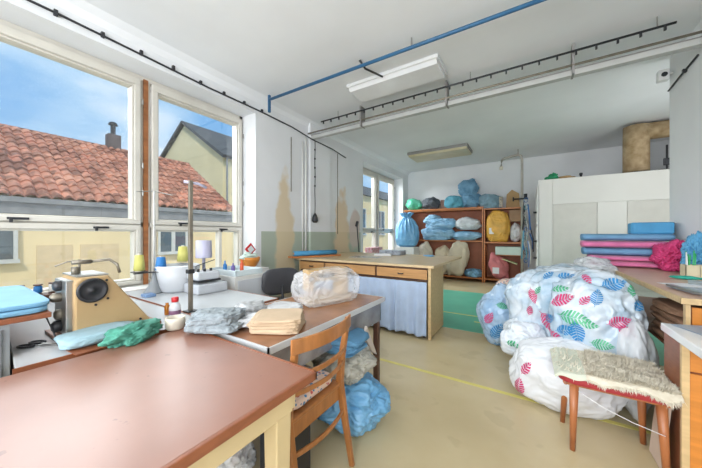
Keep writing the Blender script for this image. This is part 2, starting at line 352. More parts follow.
# windows: wooden frames, each bay an upper and a lower sash
def window(name, y0, y1, z0, z1, bays, brown):
    m = MB(); t = .05
    m.box(FX-.05, FX+.05, y0, y1, z0, z0+t); m.box(FX-.05, FX+.05, y0, y1, z1-t, z1)
    m.box(FX-.05, FX+.05, y0, y0+t, z0, z1); m.box(FX-.05, FX+.05, y1-t, y1, z0, z1)
    for (a, b) in zip(bays[:-1], bays[1:]): m.box(FX-.06, FX+.045, a[1], b[0], z0, z1)
    m.box(FX-.055, FX+.045, y0, y1, 1.375, 1.43)
    f = struct(name, m, frame_w, bevel=.004)
    s = MB().box(FX+.03, WX+.05, y0+.002, y1-.002, z0-.04, z0).build('window_sill', white, f, w=0, bevel=.008)
    for (a, b) in zip(bays[:-1], bays[1:]):
        MB().box(FX+.045, FX+.06, a[1]+.022, b[0]-.022, z0, z1-.03).build('mullion_cover', brown, f, w=0)
    for bi, (a, b) in enumerate(bays):
        for (q0, q1, sw, sb) in ((1.408, z1-.055, .075, .04), (z0+.02, 1.395, .05, .035)):
            m = MB(); x0, x1 = FX-.03, FX+.085; a_, b_ = a+.012, b-.012
            m.box(x0, x1, a_, b_, q0, q0+sb); m.box(x0, x1, a_, b_, q1-sw, q1); m.box(x0, x1, a_, a_+sw*.72, q0+sb, q1-sw); m.box(x0, x1, b_-sw*.72, b_, q0+sb, q1-sw)
            # stepped inner rebate
            i0, i1 = a_+sw*.72, b_-sw*.72; r = .018
            m.box(x0-.02, x1-.03, i0, i1, q0+sb, q0+sb+r); m.box(x0-.02, x1-.03, i0, i1, q1-sw-r, q1-sw); m.box(x0-.02, x1-.03, i0, i0+r, q0+sb+r, q1-sw-r); m.box(x0-.02, x1-.03, i1-r, i1, q0+sb+r, q1-sw-r)
            if q0 < 1 and bi == len(bays)-1 and name == 'window_1': m.box(x0, x1-.02, b-.36, b-.32, q0+sb, q1-sw)
            sh = m.build('sash', frame_w, f, w=0, bevel=.005)
            MB().box(FX+.0, FX+.004, i0+.005, i1-.005, q0+sb+.005, q1-sw-.005).build('pane', glass, sh, w=0)
            hz = q0+.022 if q0 > 1.2 else q1-.03
            hy = (a+b)/2 - (.25 if q0 > 1.2 else -.28)
            h = MB().box(x1, x1+.012, hy-.06, hy+.06, hz-.01, hz+.01); h.box(x1+.012, x1+.03, hy-.05, hy-.03, hz-.035, hz+.006)
            h.build('latch', dsteel, sh, w=0, bevel=.002)
        h = MB()
        for hz in (1.75, 2.05, 2.75): h.cyl((FX+.09, b+.004, hz-.03), (FX+.09, b+.004, hz+.03), .008)
        h.build('hinge', steel, f, w=0)
    return f
brownp = M('brown_mullion_paint', '9a6238', .55, var=.3, scale=5, stretch=(1, 1, 4))
window('window_1', *WIN[0], [(-1.30, -.03), (.06, 1.31), (1.40, 2.58)], brownp)
window('window_2', *WIN[1], [(5.72, 6.9), (6.98, 8.1)], frame_w)
# conduit pair on the pier
for i, (yy, rr) in enumerate(((3.64, .018), (3.57, .01), (3.30, .006), (4.62, .006))):
    z0 = (.92, .92, 2.0, 1.3)[i]; z1 = (3.0, 2.9, 2.9, 2.95)[i]
    c_ = MB().cyl((WX+rr+.002, yy, z0), (WX+rr+.002, yy, z1), rr)
    one('wall_conduit' if i < 2 else 'wall_cable', c_, white if i < 2 else rust,
        ('thick white vertical pipe on the wall between the windows', 'thin white pipe running up beside the thick white wall pipe', 'thin grey cable on the wall above the left bare plaster patch', 'thin grey cable on the wall dropping to the right bare plaster patch')[i], 'pipe' if i < 2 else 'cable', smooth=True)
# ---------------------------------------------------------------- outside: neighbouring houses
def roof_tiles(x0, z0, x1, z1, y0, y1, tw=.19, tl=.31):
    m = MB(); L = math.hypot(x1-x0, z1-z0); nr = int(L/tl); nc = int((y1-y0)/tw); ux, uz = (x1-x0)/L, (z1-z0)/L; nx, nz = -uz, ux
    if nz < 0: nx, nz = -nx, -nz
    rr = random.Random(3)
    for r_ in range(nr):
        jit = [rr.uniform(-.008, .008) for _ in range(nc+1)]
        V = []
        for (s_, lift) in ((r_*tl, .05), ((r_+1)*tl, .012)):
            row = []
            for c in range(nc*5+1):
                ph = c/5; h = lift + .065*abs(math.sin(PI*ph)) + jit[int(ph)]
                row.append(m.bm.verts.new((x0+ux*s_+nx*h, y0+ph*tw, z0+uz*s_+nz*h)))
            V.append(row)
        low = [m.bm.verts.new((v.co.x-nx*.05, v.co.y, v.co.z-nz*.05)) for v in V[0]]
        for c in range(nc*5):
            m._f([V[0][c], V[0][c+1], V[1][c+1], V[1][c]]); m._f([low[c], low[c+1], V[0][c+1], V[0][c]])
    return m
def tile_mat():
    m = M('clay_tiles', 'c48d74', .85, var=.3, scale=1.2, col2='a8705c'); t = m.node_tree; L = t.links.new; b = t.nodes['Principled BSDF']; src = b.inputs['Base Color'].links[0].from_socket
    tcn = nn(t, 'ShaderNodeTexCoord'); v = nn(t, 'ShaderNodeTexVoronoi'); v.inputs['Scale'].default_value = 5.5; L(tcn.outputs['Object'], v.inputs['Vector'])
    mx = nn(t, 'ShaderNodeMixRGB', blend_type='OVERLAY'); mx.inputs[0].default_value = .45; L(src, mx.inputs[1]); bw = nn(t, 'ShaderNodeSeparateColor'); L(v.outputs['Color'], bw.inputs[0]); L(bw.outputs[0], mx.inputs[2]); L(mx.outputs[0], b.inputs['Base Color']); return m
tile_m = tile_mat()
h1 = thing('neighbouring_house', 'long ochre house with red clay tile roof straight outside the big window', 'house', (-9, 0, -3))
m = MB().prism([(-9.05, -3), (-9.05, 2.02), (-12.2, 4.2), (-15.3, 2.02), (-15.3, -3)], 'y', -7, 6.1); m.build('wall', ochre, h1)
roof_tiles(-8.75, 2.06, -12.2, 4.30, -7.2, 6.2).build('roof', tile_m, h1, clean=False)
m = MB()
m.prism([(-12.2, 4.24), (-15.6, 1.95), (-15.6, 2.05), (-12.2, 4.34)], 'y', -7.2, 6.2); m.build('rear_roof', tile_m, h1)
m = MB().box(-8.85, -8.72, -7.2, 6.2, 1.95, 2.06); m.box(-9.0, -8.8, -7.2, 6.2, 1.72, 1.95); m.build('gutter', greyrim, h1)
def house_window(par, x, y0, y1, z0, z1):
    m = MB().box(x, x+.05, y0, y1, z0, z1); f = m.build('window', darkglass, par)
    g = MB()
    g.box(x+.03, x+.09, y0-.06, y0, z0-.02, z1+.06); g.box(x+.03, x+.09, y1, y1+.06, z0-.02, z1+.06); g.box(x+.03, x+.09, y0, y1, z1, z1+.06); g.box(x+.03, x+.14, y0-.08, y1+.08, z0-.08, z0); g.box(x+.03, x+.08, (y0+y1)/2-.05, (y0+y1)/2+.05, z0, z1)
    g.build('window_frame', frame_w, f)
for (a, b) in ((.0, 1.03), (3.74, 4.44), (-2.4, -1.2)): house_window(h1, -9.03, a, b, .78, 1.45)
m = MB()
for (a, b) in ((1.36, 1.93), (2.06, 2.8)): m.box(-9.06, -9.03, a, b, -.3, 1.05)
m.build('plaster_patch', M('bare_render', 'dcc096', .9, var=.06), h1)
m = MB().box(-12.35, -12.05, 3.45, 3.8, 4.1, 4.75); m.build('chimney', M('chimney_brick', '6a5f5c', .9, var=.2), h1)
m = MB().cyl((-12.2, 3.62, 4.75), (-12.2, 3.62, 5.1), .07); m.lathe((-12.2, 3.62, 5.08), [(.02, 0), (.14, .02), (.1, .1), (.02, .14)]); m.build('chimney_pot', dsteel, h1)
h2 = thing('gabled_house', 'pale ochre gabled house with dark roof rising behind the red tiled roof', 'house', (-18, 9, -3))
m = MB().prism([(-14.2, -3), (-14.2, 5.6), (-18.3, 8.2), (-22.4, 5.6), (-22.4, -3)], 'y', 9, 20); m.build('wall', ochre2, h2)
m = MB().prism([(-13.9, 5.45), (-18.3, 8.25), (-18.3, 8.42), (-13.8, 5.6)], 'y', 8.8, 20.3); m.prism([(-22.7, 5.45), (-18.3, 8.25), (-18.3, 8.42), (-22.8, 5.6)], 'y', 8.8, 20.3); m.build('roof', dkroof, h2)
m = MB().box(-15.6, -15.2, 10.6, 11, 6.2, 7.3); m.cyl((-15.4, 10.8, 7.3), (-15.4, 10.8, 7.75), .1); m.build('chimney', dkroof, h2)
for (a, b) in ((9.6, 10.4), (12, 12.8), (14.5, 15.3)): house_window(h2, -14.22, a, b, 3.6, 4.9)
m = MB().cyl((-13.95, 9.1, 1), (-13.95, 9.1, 5.5), .05); m.build('downpipe', greyrim, h2)
h3 = thing('yellow_house', 'yellow house with a grey roof seen through the small far window', 'house', (-10, 17, -3))
m = MB().box(-13, -9, 12.5, 24, -3, 3.9); m.build('wall', ochre, h3)
m = MB().prism([(-8.7, 3.8), (-11, 5.1), (-13.3, 3.8)], 'y', 12.3, 24.2); m.build('roof', dkroof, h3)
for (a, b) in ((14.6, 15.7), (17.4, 18.5), (20.2, 21.3)): house_window(h3, -9.02, a, b, 1.3, 2.9)
gr_ = MB().box(-60, -3.9, -40, 60, -3.2, -3.0); struct('ground', gr_, greyrim)
# ---------------------------------------------------------------- floor markings
one('floor_mat', MB().box(-3.2, 1.9, 3.95, 6.62, .0005, .003), green_fl, 'green painted floor zone between the cutting table and the shelves', 'floor marking')
one('floor_line', MB().box(-1.9, .9, 2.555, 2.595, .0005, .002), yellow_t, 'yellow line taped on the beige floor in front of the curtained table', 'floor marking')
one('floor_line', MB().box(-2.0, 1.2, 4.70, 4.735, .0032, .005), yellow_t, 'long yellow line across the green floor zone', 'floor marking')
one('floor_line', MB().box(-.67, .1, 4.40, 4.435, .0032, .005), yellow_t, 'short yellow line on the green floor nearer the bags', 'floor marking')
# ---------------------------------------------------------------- ceiling fittings
m = MB().box(WX+.0, 1.36, 3.74, 3.82, 2.99, 3.045); tr_ = thing('cable_tray', 'long white cable tray crossing the room under the ceiling', 'cable tray', (-1, 3.78, 2.99))
m.build('channel', M('tray_white', 'b9bab7', .45, .2, var=.06), tr_, bevel=.003)
MB().box(WX, 1.36, 3.735, 3.825, 3.045, 3.055).build('lid', greyrim, tr_)
MB().cyl((WX+.02, 3.70, 3.075), (1.34, 3.70, 3.075), .012).build('pipe', rust, tr_, smooth=True)
for xx in (-2.2, -.9, .4): MB().box(xx-.01, xx+.01, 3.69, 3.83, 2.985, CZ).build('hanger', greyrim, tr_)
m = MB().cyl((-3.08, 2.66, 3.2), (1.34, 2.74, 3.2), .019)
t = thing('blue_pipe', 'blue painted pipe running across under the white ceiling', 'pipe', (-3.08, 2.66, 3.2)); m.build('tube', blue_pipe, t, smooth=True)
MB().obox((-3.08, 2.66, 3.14), (.03, .03, .24)).build('end_bracket', blue_pipe, t)
for xx in (-1.0, .8): MB().cyl((xx, 2.70, 3.2), (xx, 2.70, CZ), .008).build('hanger', steel, t)
t = thing('track_rail', 'thin black rail with small studs hanging below the ceiling', 'rail', (-1, 3.66, 3.2))
MB().cyl((-2.95, 3.66, 3.2), (1.12, 3.66, 3.2), .011).build('rod', dsteel, t, smooth=True)
for k in range(26): xx = -2.9+k*.158; MB().box(xx-.008, xx+.008, 3.65, 3.67, 3.155, 3.2).build('stud', black, t)
for xx in (-2.6, -.6, 1.0): MB().cyl((xx, 3.66, 3.2), (xx, 3.66, CZ), .005).build('hanger', steel, t)
def lamp(name, label, x0, x1, y0, y1, z0, body, diff):
    t = thing(name, label, 'ceiling light', ((x0+x1)/2, (y0+y1)/2, z0))
    MB().box(x0, x1, y0, y1, z0+.045, CZ).build('housing', body, t, bevel=.006)
    m = MB().prism([(y0+.02, z0+.045), (y0+.05, z0), (y1-.05, z0), (y1-.02, z0+.045)], 'x', x0+.02, x1-.02); m.build('diffuser', diff, t, bevel=.004)
    return t
lamp('ceiling_lamp', 'white flat ceiling lamp beside the blue pipe', -2.05, -.84, 3.08, 3.52, 3.215, lampw, lampw)
lamp('ceiling_lamp', 'yellowed ceiling lamp in the far part of the room near the shelves', -2.5, -1.12, 6.45, 7.15, 3.19, greyrim, diffuser)
one('ceiling_rod', MB().tube([(-1.63, 2.72, 3.298), (-1.6, 2.80, 3.23), (-1.5, 3.05, 3.225)], .012), dsteel, 'short dark bent rod crossing from the ceiling to the white lamp', 'rod', smooth=True)
t = thing('power_cable', 'black cable clipped along the wall above the big window', 'cable', (WX, 1, 3.1))
pts = [(WX+.012, -1.5, 3.13), (WX+.012, .6, 3.13), (WX+.012, 1.3, 3.11), (WX+.012, 1.9, 3.09), (WX+.012, 2.66, 3.09), (WX+.03, 3.3, 3.06), (WX+.09, 3.74, 2.97), (WX+.1, 4.3, 2.95), (WX+.02, 4.9, 2.93)]
MB().tube(pts, .010).build('wire', black, t, smooth=True)
for k in range(13): yy = -.9+k*.3; MB().box(WX, WX+.03, yy-.012, yy+.012, 3.085 if yy > 1.5 else 3.105, 3.125 if yy > 1.5 else 3.15).build('clip', black, t)
t = thing('hanging_plug', 'dark cable with knots hanging down the wall ending in a plug', 'cable', (WX+.13, 3.76, 2.95))
zs = [2.95-.08*k for k in range(17)]
MB().tube([(WX+.13, 3.76+.004*math.sin(k), z) for k, z in enumerate(zs)], .007).build('cord', dsteel, t, smooth=True)
for z in zs[2:12:2]: MB().obox((WX+.13, 3.76, z), (.02, .02, .03)).build('knot', black, t)
MB().lathe((WX+.13, 3.76, 1.5), [(.012, .17), (.03, .14), (.05, .09), (.055, .03), (.03, 0)]).build('plug', dsteel, t, smooth=True)
t = thing('alarm_sensor', 'small white sensor with dark eye beside the right wall corner', 'sensor', (1.30, 4.55, 3.1))
MB().box(1.24, 1.33, 4.50, 4.58, 3.03, 3.15).build('housing', lampw, t, bevel=.01)
MB().cyl((1.285, 4.502, 3.09), (1.285, 4.49, 3.09), .025).build('eye', black, t)
MB().box(1.33, 1.36, 4.53, 4.56, 3.09, 3.11).build('bracket', white, t)
t = thing('wall_cable', 'short dark cable with clips slanting up the right wall corner', 'cable', (1.34, 4.3, 3.0))
MB().tube([(1.345, 4.6, 2.93), (1.345, 4.3, 2.96), (1.345, 3.95, 2.985)], .009).build('wire', dsteel, t, smooth=True)
MB().box(1.33, 1.36, 4.2, 4.23, 2.95, 2.985).build('clip', black, t)
# ---------------------------------------------------------------- tables
def plank(x0, x1, y0, y1, z0, z1): return MB().box(x0, x1, y0, y1, z0, z1)
t = thing('work_table', 'large brown laminate table with cream legs filling the foreground', 'table', (-1.2, .1, 0))
plank(-1.70, -.725, -.55, .845, .722, .75).build('tabletop', lam_brown, t, bevel=.003)
m = MB().box(-.725, -.712, -.55, .858, .718, .751); m.box(-1.70, -.712, .845, .858, .718, .751); m.build('edge_band', edge_brown, t, bevel=.003)
m = MB().box(-.775, -.75, -.45, .76, .63, .718); m.box(-1.66, -.76, .76, .785, .63, .718); m.box(-1.66, -1.635, -.45, .76, .63, .718); m.build('apron', cream, t, bevel=.003)
for (xx, yy) in ((-.80, .73), (-.80, -.42), (-1.62, .73), (-1.62, -.42)):
    MB().sweep([(xx, yy, .718), (xx, yy, 0)], [(-.038, -.038), (.038, -.038), (.038, .038), (-.038, .038)], scales=[1, .72]).build('leg', cream, t, bevel=.005)
def sew_table(name, label, x0, x1, y0, y1, top, edge, legm, apron=None, slant=0):
    t = thing(name, label, 'table', ((x0+x1)/2, (y0+y1)/2, 0))
    MB().prism([(x0+.008, y0+.008+slant), (x0+.008, y1-.008), (x1-.008, y1-.008), (x1-.008, y0+.008)], 'z', .72, .75).build('tabletop', top, t, bevel=.002)
    m = MB()
    if not slant: m.box(x0, x1, y0, y0+.008, .715, .751)
    m.box(x0, x1, y1-.008, y1, .715, .751); m.box(x0, x0+.008, y0+slant, y1, .715, .751); m.box(x1-.008, x1, y0, y1, .715, .751)
    m.build('edge_band', edge, t)
    for xx in (x0+.06, x1-.06):
        for yy in (y0+.05+slant, y1-.05): plank(xx-.022, xx+.022, yy-.022, yy+.022, 0, .715).build('leg', legm, t, bevel=.003)
    if apron:
        m = MB(); a = .012
        m.box(x1-.03-a, x1-.03, y0+.03, y1-.03, .55, .714); m.box(x0+.1, x1-.03, y1-.03-a, y1-.03, .55, .714); m.build('apron', apron, t)
    return t
sew_table('machine_table', 'grey laminate table carrying the beige sewing machine', -3.24, -1.755, .20, .99, lam_grey, edge_brown, dsteel, slant=.12)
sew_table('machine_table', 'grey laminate table carrying the grey overlock machine', -3.24, -1.80, 1.0, 1.66, lam_grey, edge_brown, dsteel)
greyshine = M('grey_sheet_metal', '9a9aa0', .25, .5, var=.35, scale=7)
t = sew_table('sewing_table', 'brown sewing table with grey metal apron under the covered machine', -1.745, -1.05, .90, 2.19, M('worn_brown_laminate', '9a6c4f', .22, var=.22, scale=5), lam_grey, dark_wood, greyshine)
# left cabinet with folded light blue cloth
t = thing('steel_cabinet', 'grey steel cabinet with wooden board at the left picture edge', 'cabinet', (-2.3, -.1, 0))
m = MB().box(-2.72, -1.94, -.5, .213, 0, .90)
for k in range(11): m.cyl((-1.937, -.42+k*.06, .03), (-1.937, -.42+k*.06, .88), .012, n=6)
m.build('body', conc, t)
MB().box(-2.80, -1.93, -.55, .34, .90, .925).build('board', edge_brown, t, bevel=.004)
def slab(m, c, r, seed, pw=.45, amp=.03, crease=.02, rz=0, sub=4, **k): return m.blob(c, r, seed, **{**dict(amp=amp, crease=crease, freq=1.2, cf=2.6, pw=pw, sub=sub, rz=rz), **k})
for k, (dz, lb) in enumerate(((-.006, 'light blue folded cloth at the bottom of the pile on the steel cabinet'), (.018, 'light blue folded cloth on top of the pile on the steel cabinet'))):
    one('folded_cloth', slab(MB(), (-2.36, -.06+.01*k, .945+dz), (.42-.02*k, .40, .011), k+1, pw=.13, amp=.0, crease=.004), ltblue, lb, 'cloth', 'light blue cloths on the steel cabinet', smooth=True)
one('machine_box', MB().box(-3.1, -2.88, .0, .215, .8, 1.22), conc, 'grey box standing at the left picture edge under the window', 'box', bevel=.02)
MBt = thing('side_stand', 'low stand under the grey box below the window', 'stand', (-3.0, .06, 0)); MB().box(-3.2, -2.83, -.1, .215, .0, .8).build('body', conc, MBt, bevel=.005)
# ---------------------------------------------------------------- beige sewing machine
t = thing('sewing_machine', 'beige sewing machine with round black hand wheel by the window', 'sewing machine', (-2.0, .58, .75))
m = MB().prism([(.42, .765), (.42, 1.05), (.445, 1.075), (.555, 1.075), (.75, .79), (.75, .765)], 'x', -2.22, -1.93); m.build('housing', beige_m, t, bevel=.008)
MB().box(-2.26, -1.90, .37, .80, .75, .766).build('base_plate', edge_brown, t, bevel=.003)
MB().box(-2.21, -1.95, .43, .56, 1.075, 1.083).build('top_plate', steel, t, bevel=.002)
w_ = MB().lathe((-1.93, .485, 1.005), [(.060, .0), (.064, .012), (.054, .022), (.050, .016), (.012, .012), (.010, .022), (0, .022)], n=36, axis='x').build('hand_wheel', black, t, smooth=True)
m = MB()
for (yy, zz) in ((.44, .79), (.70, .80), (.545, 1.05), (.50, .925), (.55, .95)): m.cyl((-1.932, yy, zz), (-1.926, yy, zz), .006)
m.build('screws', black, t)
m = MB(); m.tube([(-2.08, .47, 1.08), (-2.08, .47, 1.16)], .006); m.cyl((-2.08, .44, 1.145), (-2.08, .52, 1.145), .012); m.tube([(-2.08, .52, 1.145), (-2.08, .60, 1.15), (-2.06, .63, 1.12), (-2.05, .64, 1.07)], .008); m.cyl((-2.08, .455, 1.08), (-2.08, .455, 1.12), .018); m.tube([(-2.1, .38, 1.13), (-2.1, .43, 1.15), (-2.08, .47, 1.15)], .004)
m.build('thread_guides', rust, t, smooth=True)
for (yy, zz, r_) in ((.385, 1.03, .028), (.375, .97, .024), (.39, .88, .028), (.38, .82, .03)):
    MB().lathe((-2.06, yy+.05, zz), [(r_*.6, -.07), (r_, -.06), (r_, -.03), (r_*.5, -.025), (r_*.5, 0)], axis='y').build('tension_knob', rust if zz > .85 and zz < 1 else dsteel, t, smooth=True)
MB().box(-2.18, -1.97, .395, .425, .78, 1.06).build('face_plate', steel, t, bevel=.004)
MB().tube([(-2.0, .33, .90), (-1.98, .37, .76), (-2.0, .40, .756)], .004).build('presser_foot', dsteel, t)
# scissors
t = thing('scissors', 'black handled scissors lying on the grey table left of the machine', 'scissors', (-2.02, .32, .752), R(35))
m = MB(); m.obox((.06, 0, .003), (.13, .012, .003), rz=.08); m.obox((.06, 0, .006), (.13, .012, .003), rz=-.1); m.build('blades', steel, t, w=0)
m = MB()
for s_ in (-1, 1): m.tube([(-.045+.028*math.cos(a)*1.2, s_*.026+.018*math.sin(a), .006) for a in [k*PI/6 for k in range(13)]], .005, 6)
m.build('handles', black, t, w=0, smooth=True)
# small things on the sill
for (y, c, r_, h, lb) in ((.42, lavend, .03, .09, 'lavender thread spool at the left on the window sill'), (.52, thr_b, .028, .085, 'blue label spool standing left of the red spool on the sill'), (.60, thr_w, .022, .09, 'slim white spool between the blue and the red spool on the sill'), (.66, red, .028, .09, 'red spool on the window sill behind the beige machine'), (.74, thr_w, .03, .07, 'short white spool right of the red spool on the sill')):
    s_ = thing('thread_spool', lb, 'thread spool', (-3.40, y, .80), 0, 'spools on the window sill')
    MB().lathe((0, 0, 0), [(r_, 0), (r_, .008), (r_*.6, .01), (r_*.6, h-.01), (r_, h-.008), (r_, h)]).build('bobbin', dark_wood, s_, w=0, smooth=False)
    MB().lathe((0, 0, 0), [(r_*.62, .012), (r_*.93, .02), (r_*.93, h-.02), (r_*.62, h-.012)]).build('thread', c, s_, w=0, smooth=True)
one('wood_block', MB().box(-3.46, -3.33, .36, .80, .741, .80), dark_wood, 'long dark wooden block on the window sill under the spools', 'block', bevel=.003)
# cushion, towel and other things on the near edge of the tables
m = MB(); slab(m, (-1.86, .50, .785), (.10, .155, .034), 11, pw=.7, amp=.12, crease=.05, sub=5, zmin=.753, rz=R(8))
one('pin_cushion', m, M('cushion_fabric', '93b0ba', .7, var=.12, scale=9, bump=.3), 'light blue elongated cushion lying in front of the beige machine', 'cushion', smooth=True)
m = MB().blob((-1.72, .60, .785), (.075, .135, .05), 21, amp=.22, crease=.16, cf=4, zmin=.752, sub=5, rz=R(25))
one('crumpled_towel', m, green_c, 'crumpled green towel beside the white pot', 'towel', smooth=True)
one('wooden_board', MB().obox((-1.80, .55, .7545), (.15, .36, .004), rz=R(5)), edge_brown, 'thin brown board under the light blue cushion and green towel', 'board')
one('white_pot', MB().lathe((-1.72, .795, .752), [(.040, 0), (.048, .01), (.052, .05), (.050, .068), (.044, .068), (.042, .015), (0, .012)]), offw, 'round white pot between green towel and grey knit', 'pot', smooth=True)
t = thing('plastic_bottle', 'clear plastic bottle with a red cap on the grey table', 'bottle', (-1.95, .90, .751))
MB().lathe((0, 0, 0), [(.030, 0), (.034, .006), (.034, .07), (.028, .09), (.016, .102), (.016, .108)]).build('body', bottle_m, t, w=0, smooth=True)
MB().lathe((0, 0, 0), [(.019, .104), (.021, .106), (.021, .132), (.018, .135), (0, .135)]).build('cap', red, t, w=0, smooth=True)
MB().lathe((0, 0, 0), [(.0343, .026), (.0346, .028), (.0346, .050), (.0343, .052)]).build('label', M('bottle_label', '7b5470', .5, var=.2, scale=30), t, w=0, smooth=True)
one('glue_vial', MB().lathe((-2.07, .905, .751), [(.014, 0), (.016, .004), (.016, .06), (.010, .066), (.010, .08), (0, .08)]), amber, 'small amber vial left of the red capped bottle', 'vial', smooth=True)
# white lamp pole
t = thing('thread_pole', 'tall square steel pole clamped to the grey table edge', 'pole', (-2.02, 1.035, .751))
MB().box(-2.032, -2.008, 1.023, 1.047, .755, 1.68).build('post', rust, t, bevel=.002)
MB().box(-2.06, -1.98, 1.0, 1.07, .751, .758).build('foot', dsteel, t, bevel=.002)
MB().box(-2.04, -2.0, 1.01, 1.055, 1.02, 1.05).build('clamp', dsteel, t, bevel=.003)
MB().tube([(-2.04, 1.0, 1.67), (-2.02, 1.09, 1.665), (-2.0, 1.14, 1.64)], .010).build('top_arm', lavend, t, smooth=True)
one('small_box', MB().box(-2.86, -2.76, 1.04, 1.12, .751, .775), M('blue_white_box', '7d9bc4', .5, var=.3, scale=25), 'small blue and white box lying before the thread stand', 'box', bevel=.003)
# cone thread stand
t = thing('thread_stand', 'metal thread stand on a grey cone foot holding cones', 'thread stand', (-2.95, 1.18, .751))
MB().lathe((0, 0, 0), [(.085, 0), (.085, .01), (.05, .06), (.022, .12), (.014, .19)]).build('foot', conc, t, w=0, smooth=True)
MB().cyl((0, 0, .18), (0, 0, .95), .007).build('rod', steel, t, w=0)
m = MB().cyl((-.05, -.10, .20), (-.05, -.10, .205), .065); m.cyl((.04, .04, .195), (.04, .04, .20), .065); m.box(-.02, .02, -.16, .14, .19, .197); m.build('tray', dsteel, t, w=0)
MB().tube([(0, -.14, .93), (0, 0, .95), (0, .16, .93)], .004).build('thread_arm', steel, t, w=0)
def cone(x, y, z, r, h, mat, label):
    c = thing('thread_cone', label, 'thread cone', (x, y, z), 0, 'thread cones beside the overlock machine')
    MB().lathe((0, 0, 0), [(r*.75, 0), (r*.72, .004), (r*.25, h+.012), (r*.2, h+.012)]).build('core', offw, c, w=0, smooth=True)
    MB().lathe((0, 0, 0), [(r*.78, .006), (r, .012), (r*.72, h), (r*.3, h+.002)]).build('thread', mat, c, w=0, smooth=True)
cone(-3.0, 1.08, .957, .045, .15, thr_y, 'tall yellow green thread cone on the left tray of the stand')
cone(-2.91, 1.22, .952, .048, .13, thr_b, 'bright blue thread cone on the thread stand')
# overlock machine
t = thing('overlock_machine', 'light grey overlock machine on the far grey table', 'sewing machine', (-2.58, 1.50, .751))
MB().box(-2.72, -2.47, 1.33, 1.62, .751, .84).build('bed', beige_m2, t, bevel=.014)
MB().box(-2.70, -2.52, 1.36, 1.58, .853, .873).build('throat', dsteel, t, bevel=.004)
MB().box(-2.70, -2.5, 1.34, 1.56, .873, .95).build('arm', beige_m2, t, bevel=.02)
m = MB()
for yy in (1.38, 1.44, 1.50): m.cyl((-2.56, yy, .95), (-2.56, yy, .975), .012)
m.build('tension_dials', dsteel, t, smooth=True)
MB().tube([(-2.6, 1.38, .95), (-2.6, 1.38, 1.0), (-2.58, 1.55, 1.05)], .004).build('thread_guide', dsteel, t)
MB().box(-2.64, -2.57, 1.40, 1.47, .84, .853).build('needle_plate', steel, t)
MB().lathe((-2.58, 1.63, .80), [(.03, -.015), (.035, 0), (.035, .02), (.02, .025)], axis='y').build('hand_wheel', dsteel, t, smooth=True)
m = MB(); m.lathe((-2.88, 1.36, .751), [(.14, 0), (.15, .02), (.19, .24), (.175, .25), (.135, .02), (0, .012)], n=32)
one('waste_bucket', m, M('bucket_plastic', 'c6c9cd', .35, var=.04), 'white open bucket behind the overlock machine', 'bucket', smooth=True)
cone(-3.02, 1.47, 1.01, .055, .16, thr_y, 'yellow green thread cone in the white bucket')
m = MB().lathe((-2.86, 1.60, .751), [(.015, 0), (.015, .30), (.075, .30), (.078, .31), (.074, .48), (.03, .482)], n=28)
one('thread_cone', m, lavend, 'large lavender white thread cone on a tall peg behind the overlock machine', 'thread cone', smooth=True)
# small side cupboard with tray, bottles and bowl
t = thing('side_cupboard', 'small white cupboard beside the far grey table', 'cupboard', (-2.75, 2.0, 0))
MB().box(-3.1, -2.5, 1.72, 2.12, 0, .86).build('body', white, t, bevel=.004)
MB().box(-2.5, -2.49, 1.75, 2.09, .05, .82).build('door', beige_m2, t, bevel=.003)
m = MB().box(-3.0, -2.52, 1.74, 2.08, .861, .870)
for (a, b, c, d) in ((-3.0, -2.99, 1.74, 2.08), (-2.53, -2.52, 1.74, 2.08), (-3.0, -2.52, 1.74, 1.75), (-3.0, -2.52, 2.07, 2.08)): m.box(a, b, c, d, .87, .92)
one('plastic_tray', m, M('pale_plastic', 'd3dfe2', .3, var=.04), 'pale plastic tray standing on the small white cupboard', 'tray', bevel=.003)
for (x, y, c, h, lb) in ((-2.86, 1.84, thr_b, .13, 'small blue bottle in the pale tray'), (-2.80, 1.90, M('purple_lid', '6a5a9a', .4), .10, 'small purple bottle in the pale tray'), (-2.74, 1.97, M('orange_red_cap', 'd0552c', .4), .14, 'small orange red bottle in the pale tray')):
    one('small_bottle', MB().lathe((x, y, .871), [(.018, 0), (.02, .004), (.02, h*.65), (.008, h*.78), (.008, h), (0, h)]), c, lb, 'bottle', 'little bottles in the tray', smooth=True)
one('bowl_stand', MB().box(-3.25, -2.9, 2.14, 2.5, 0, .86), white, 'low white stand carrying the orange bowl beneath the window', 'stand', bevel=.004)
one('orange_bowl', MB().lathe((-3.050, 2.31, .861), [(.05, 0), (.09, .03), (.125, .10), (.13, .14), (.12, .14), (.085, .04), (0, .02)], n=28), orange_p, 'orange bowl heaped with small things by the window pier', 'bowl', smooth=True)
one('red_card', MB().obox((-3.050, 2.32, 1.10), (.01, .12, .12), rx=R(40)), red, 'small red card standing tilted in the orange bowl', 'card', bevel=.003)
one('white_tag', MB().obox((-3.038, 2.32, 1.10), (.01, .07, .07), rx=R(40)), paper, 'small white square on the red card in the orange bowl', 'card')
m = MB().blob((-3.050, 2.30, 1.01), (.10, .10, .05), 31, amp=.3, crease=.2, sub=4)
one('thread_scraps', m, mint, 'heap of pale scraps lying in the orange bowl', 'scraps', smooth=True)
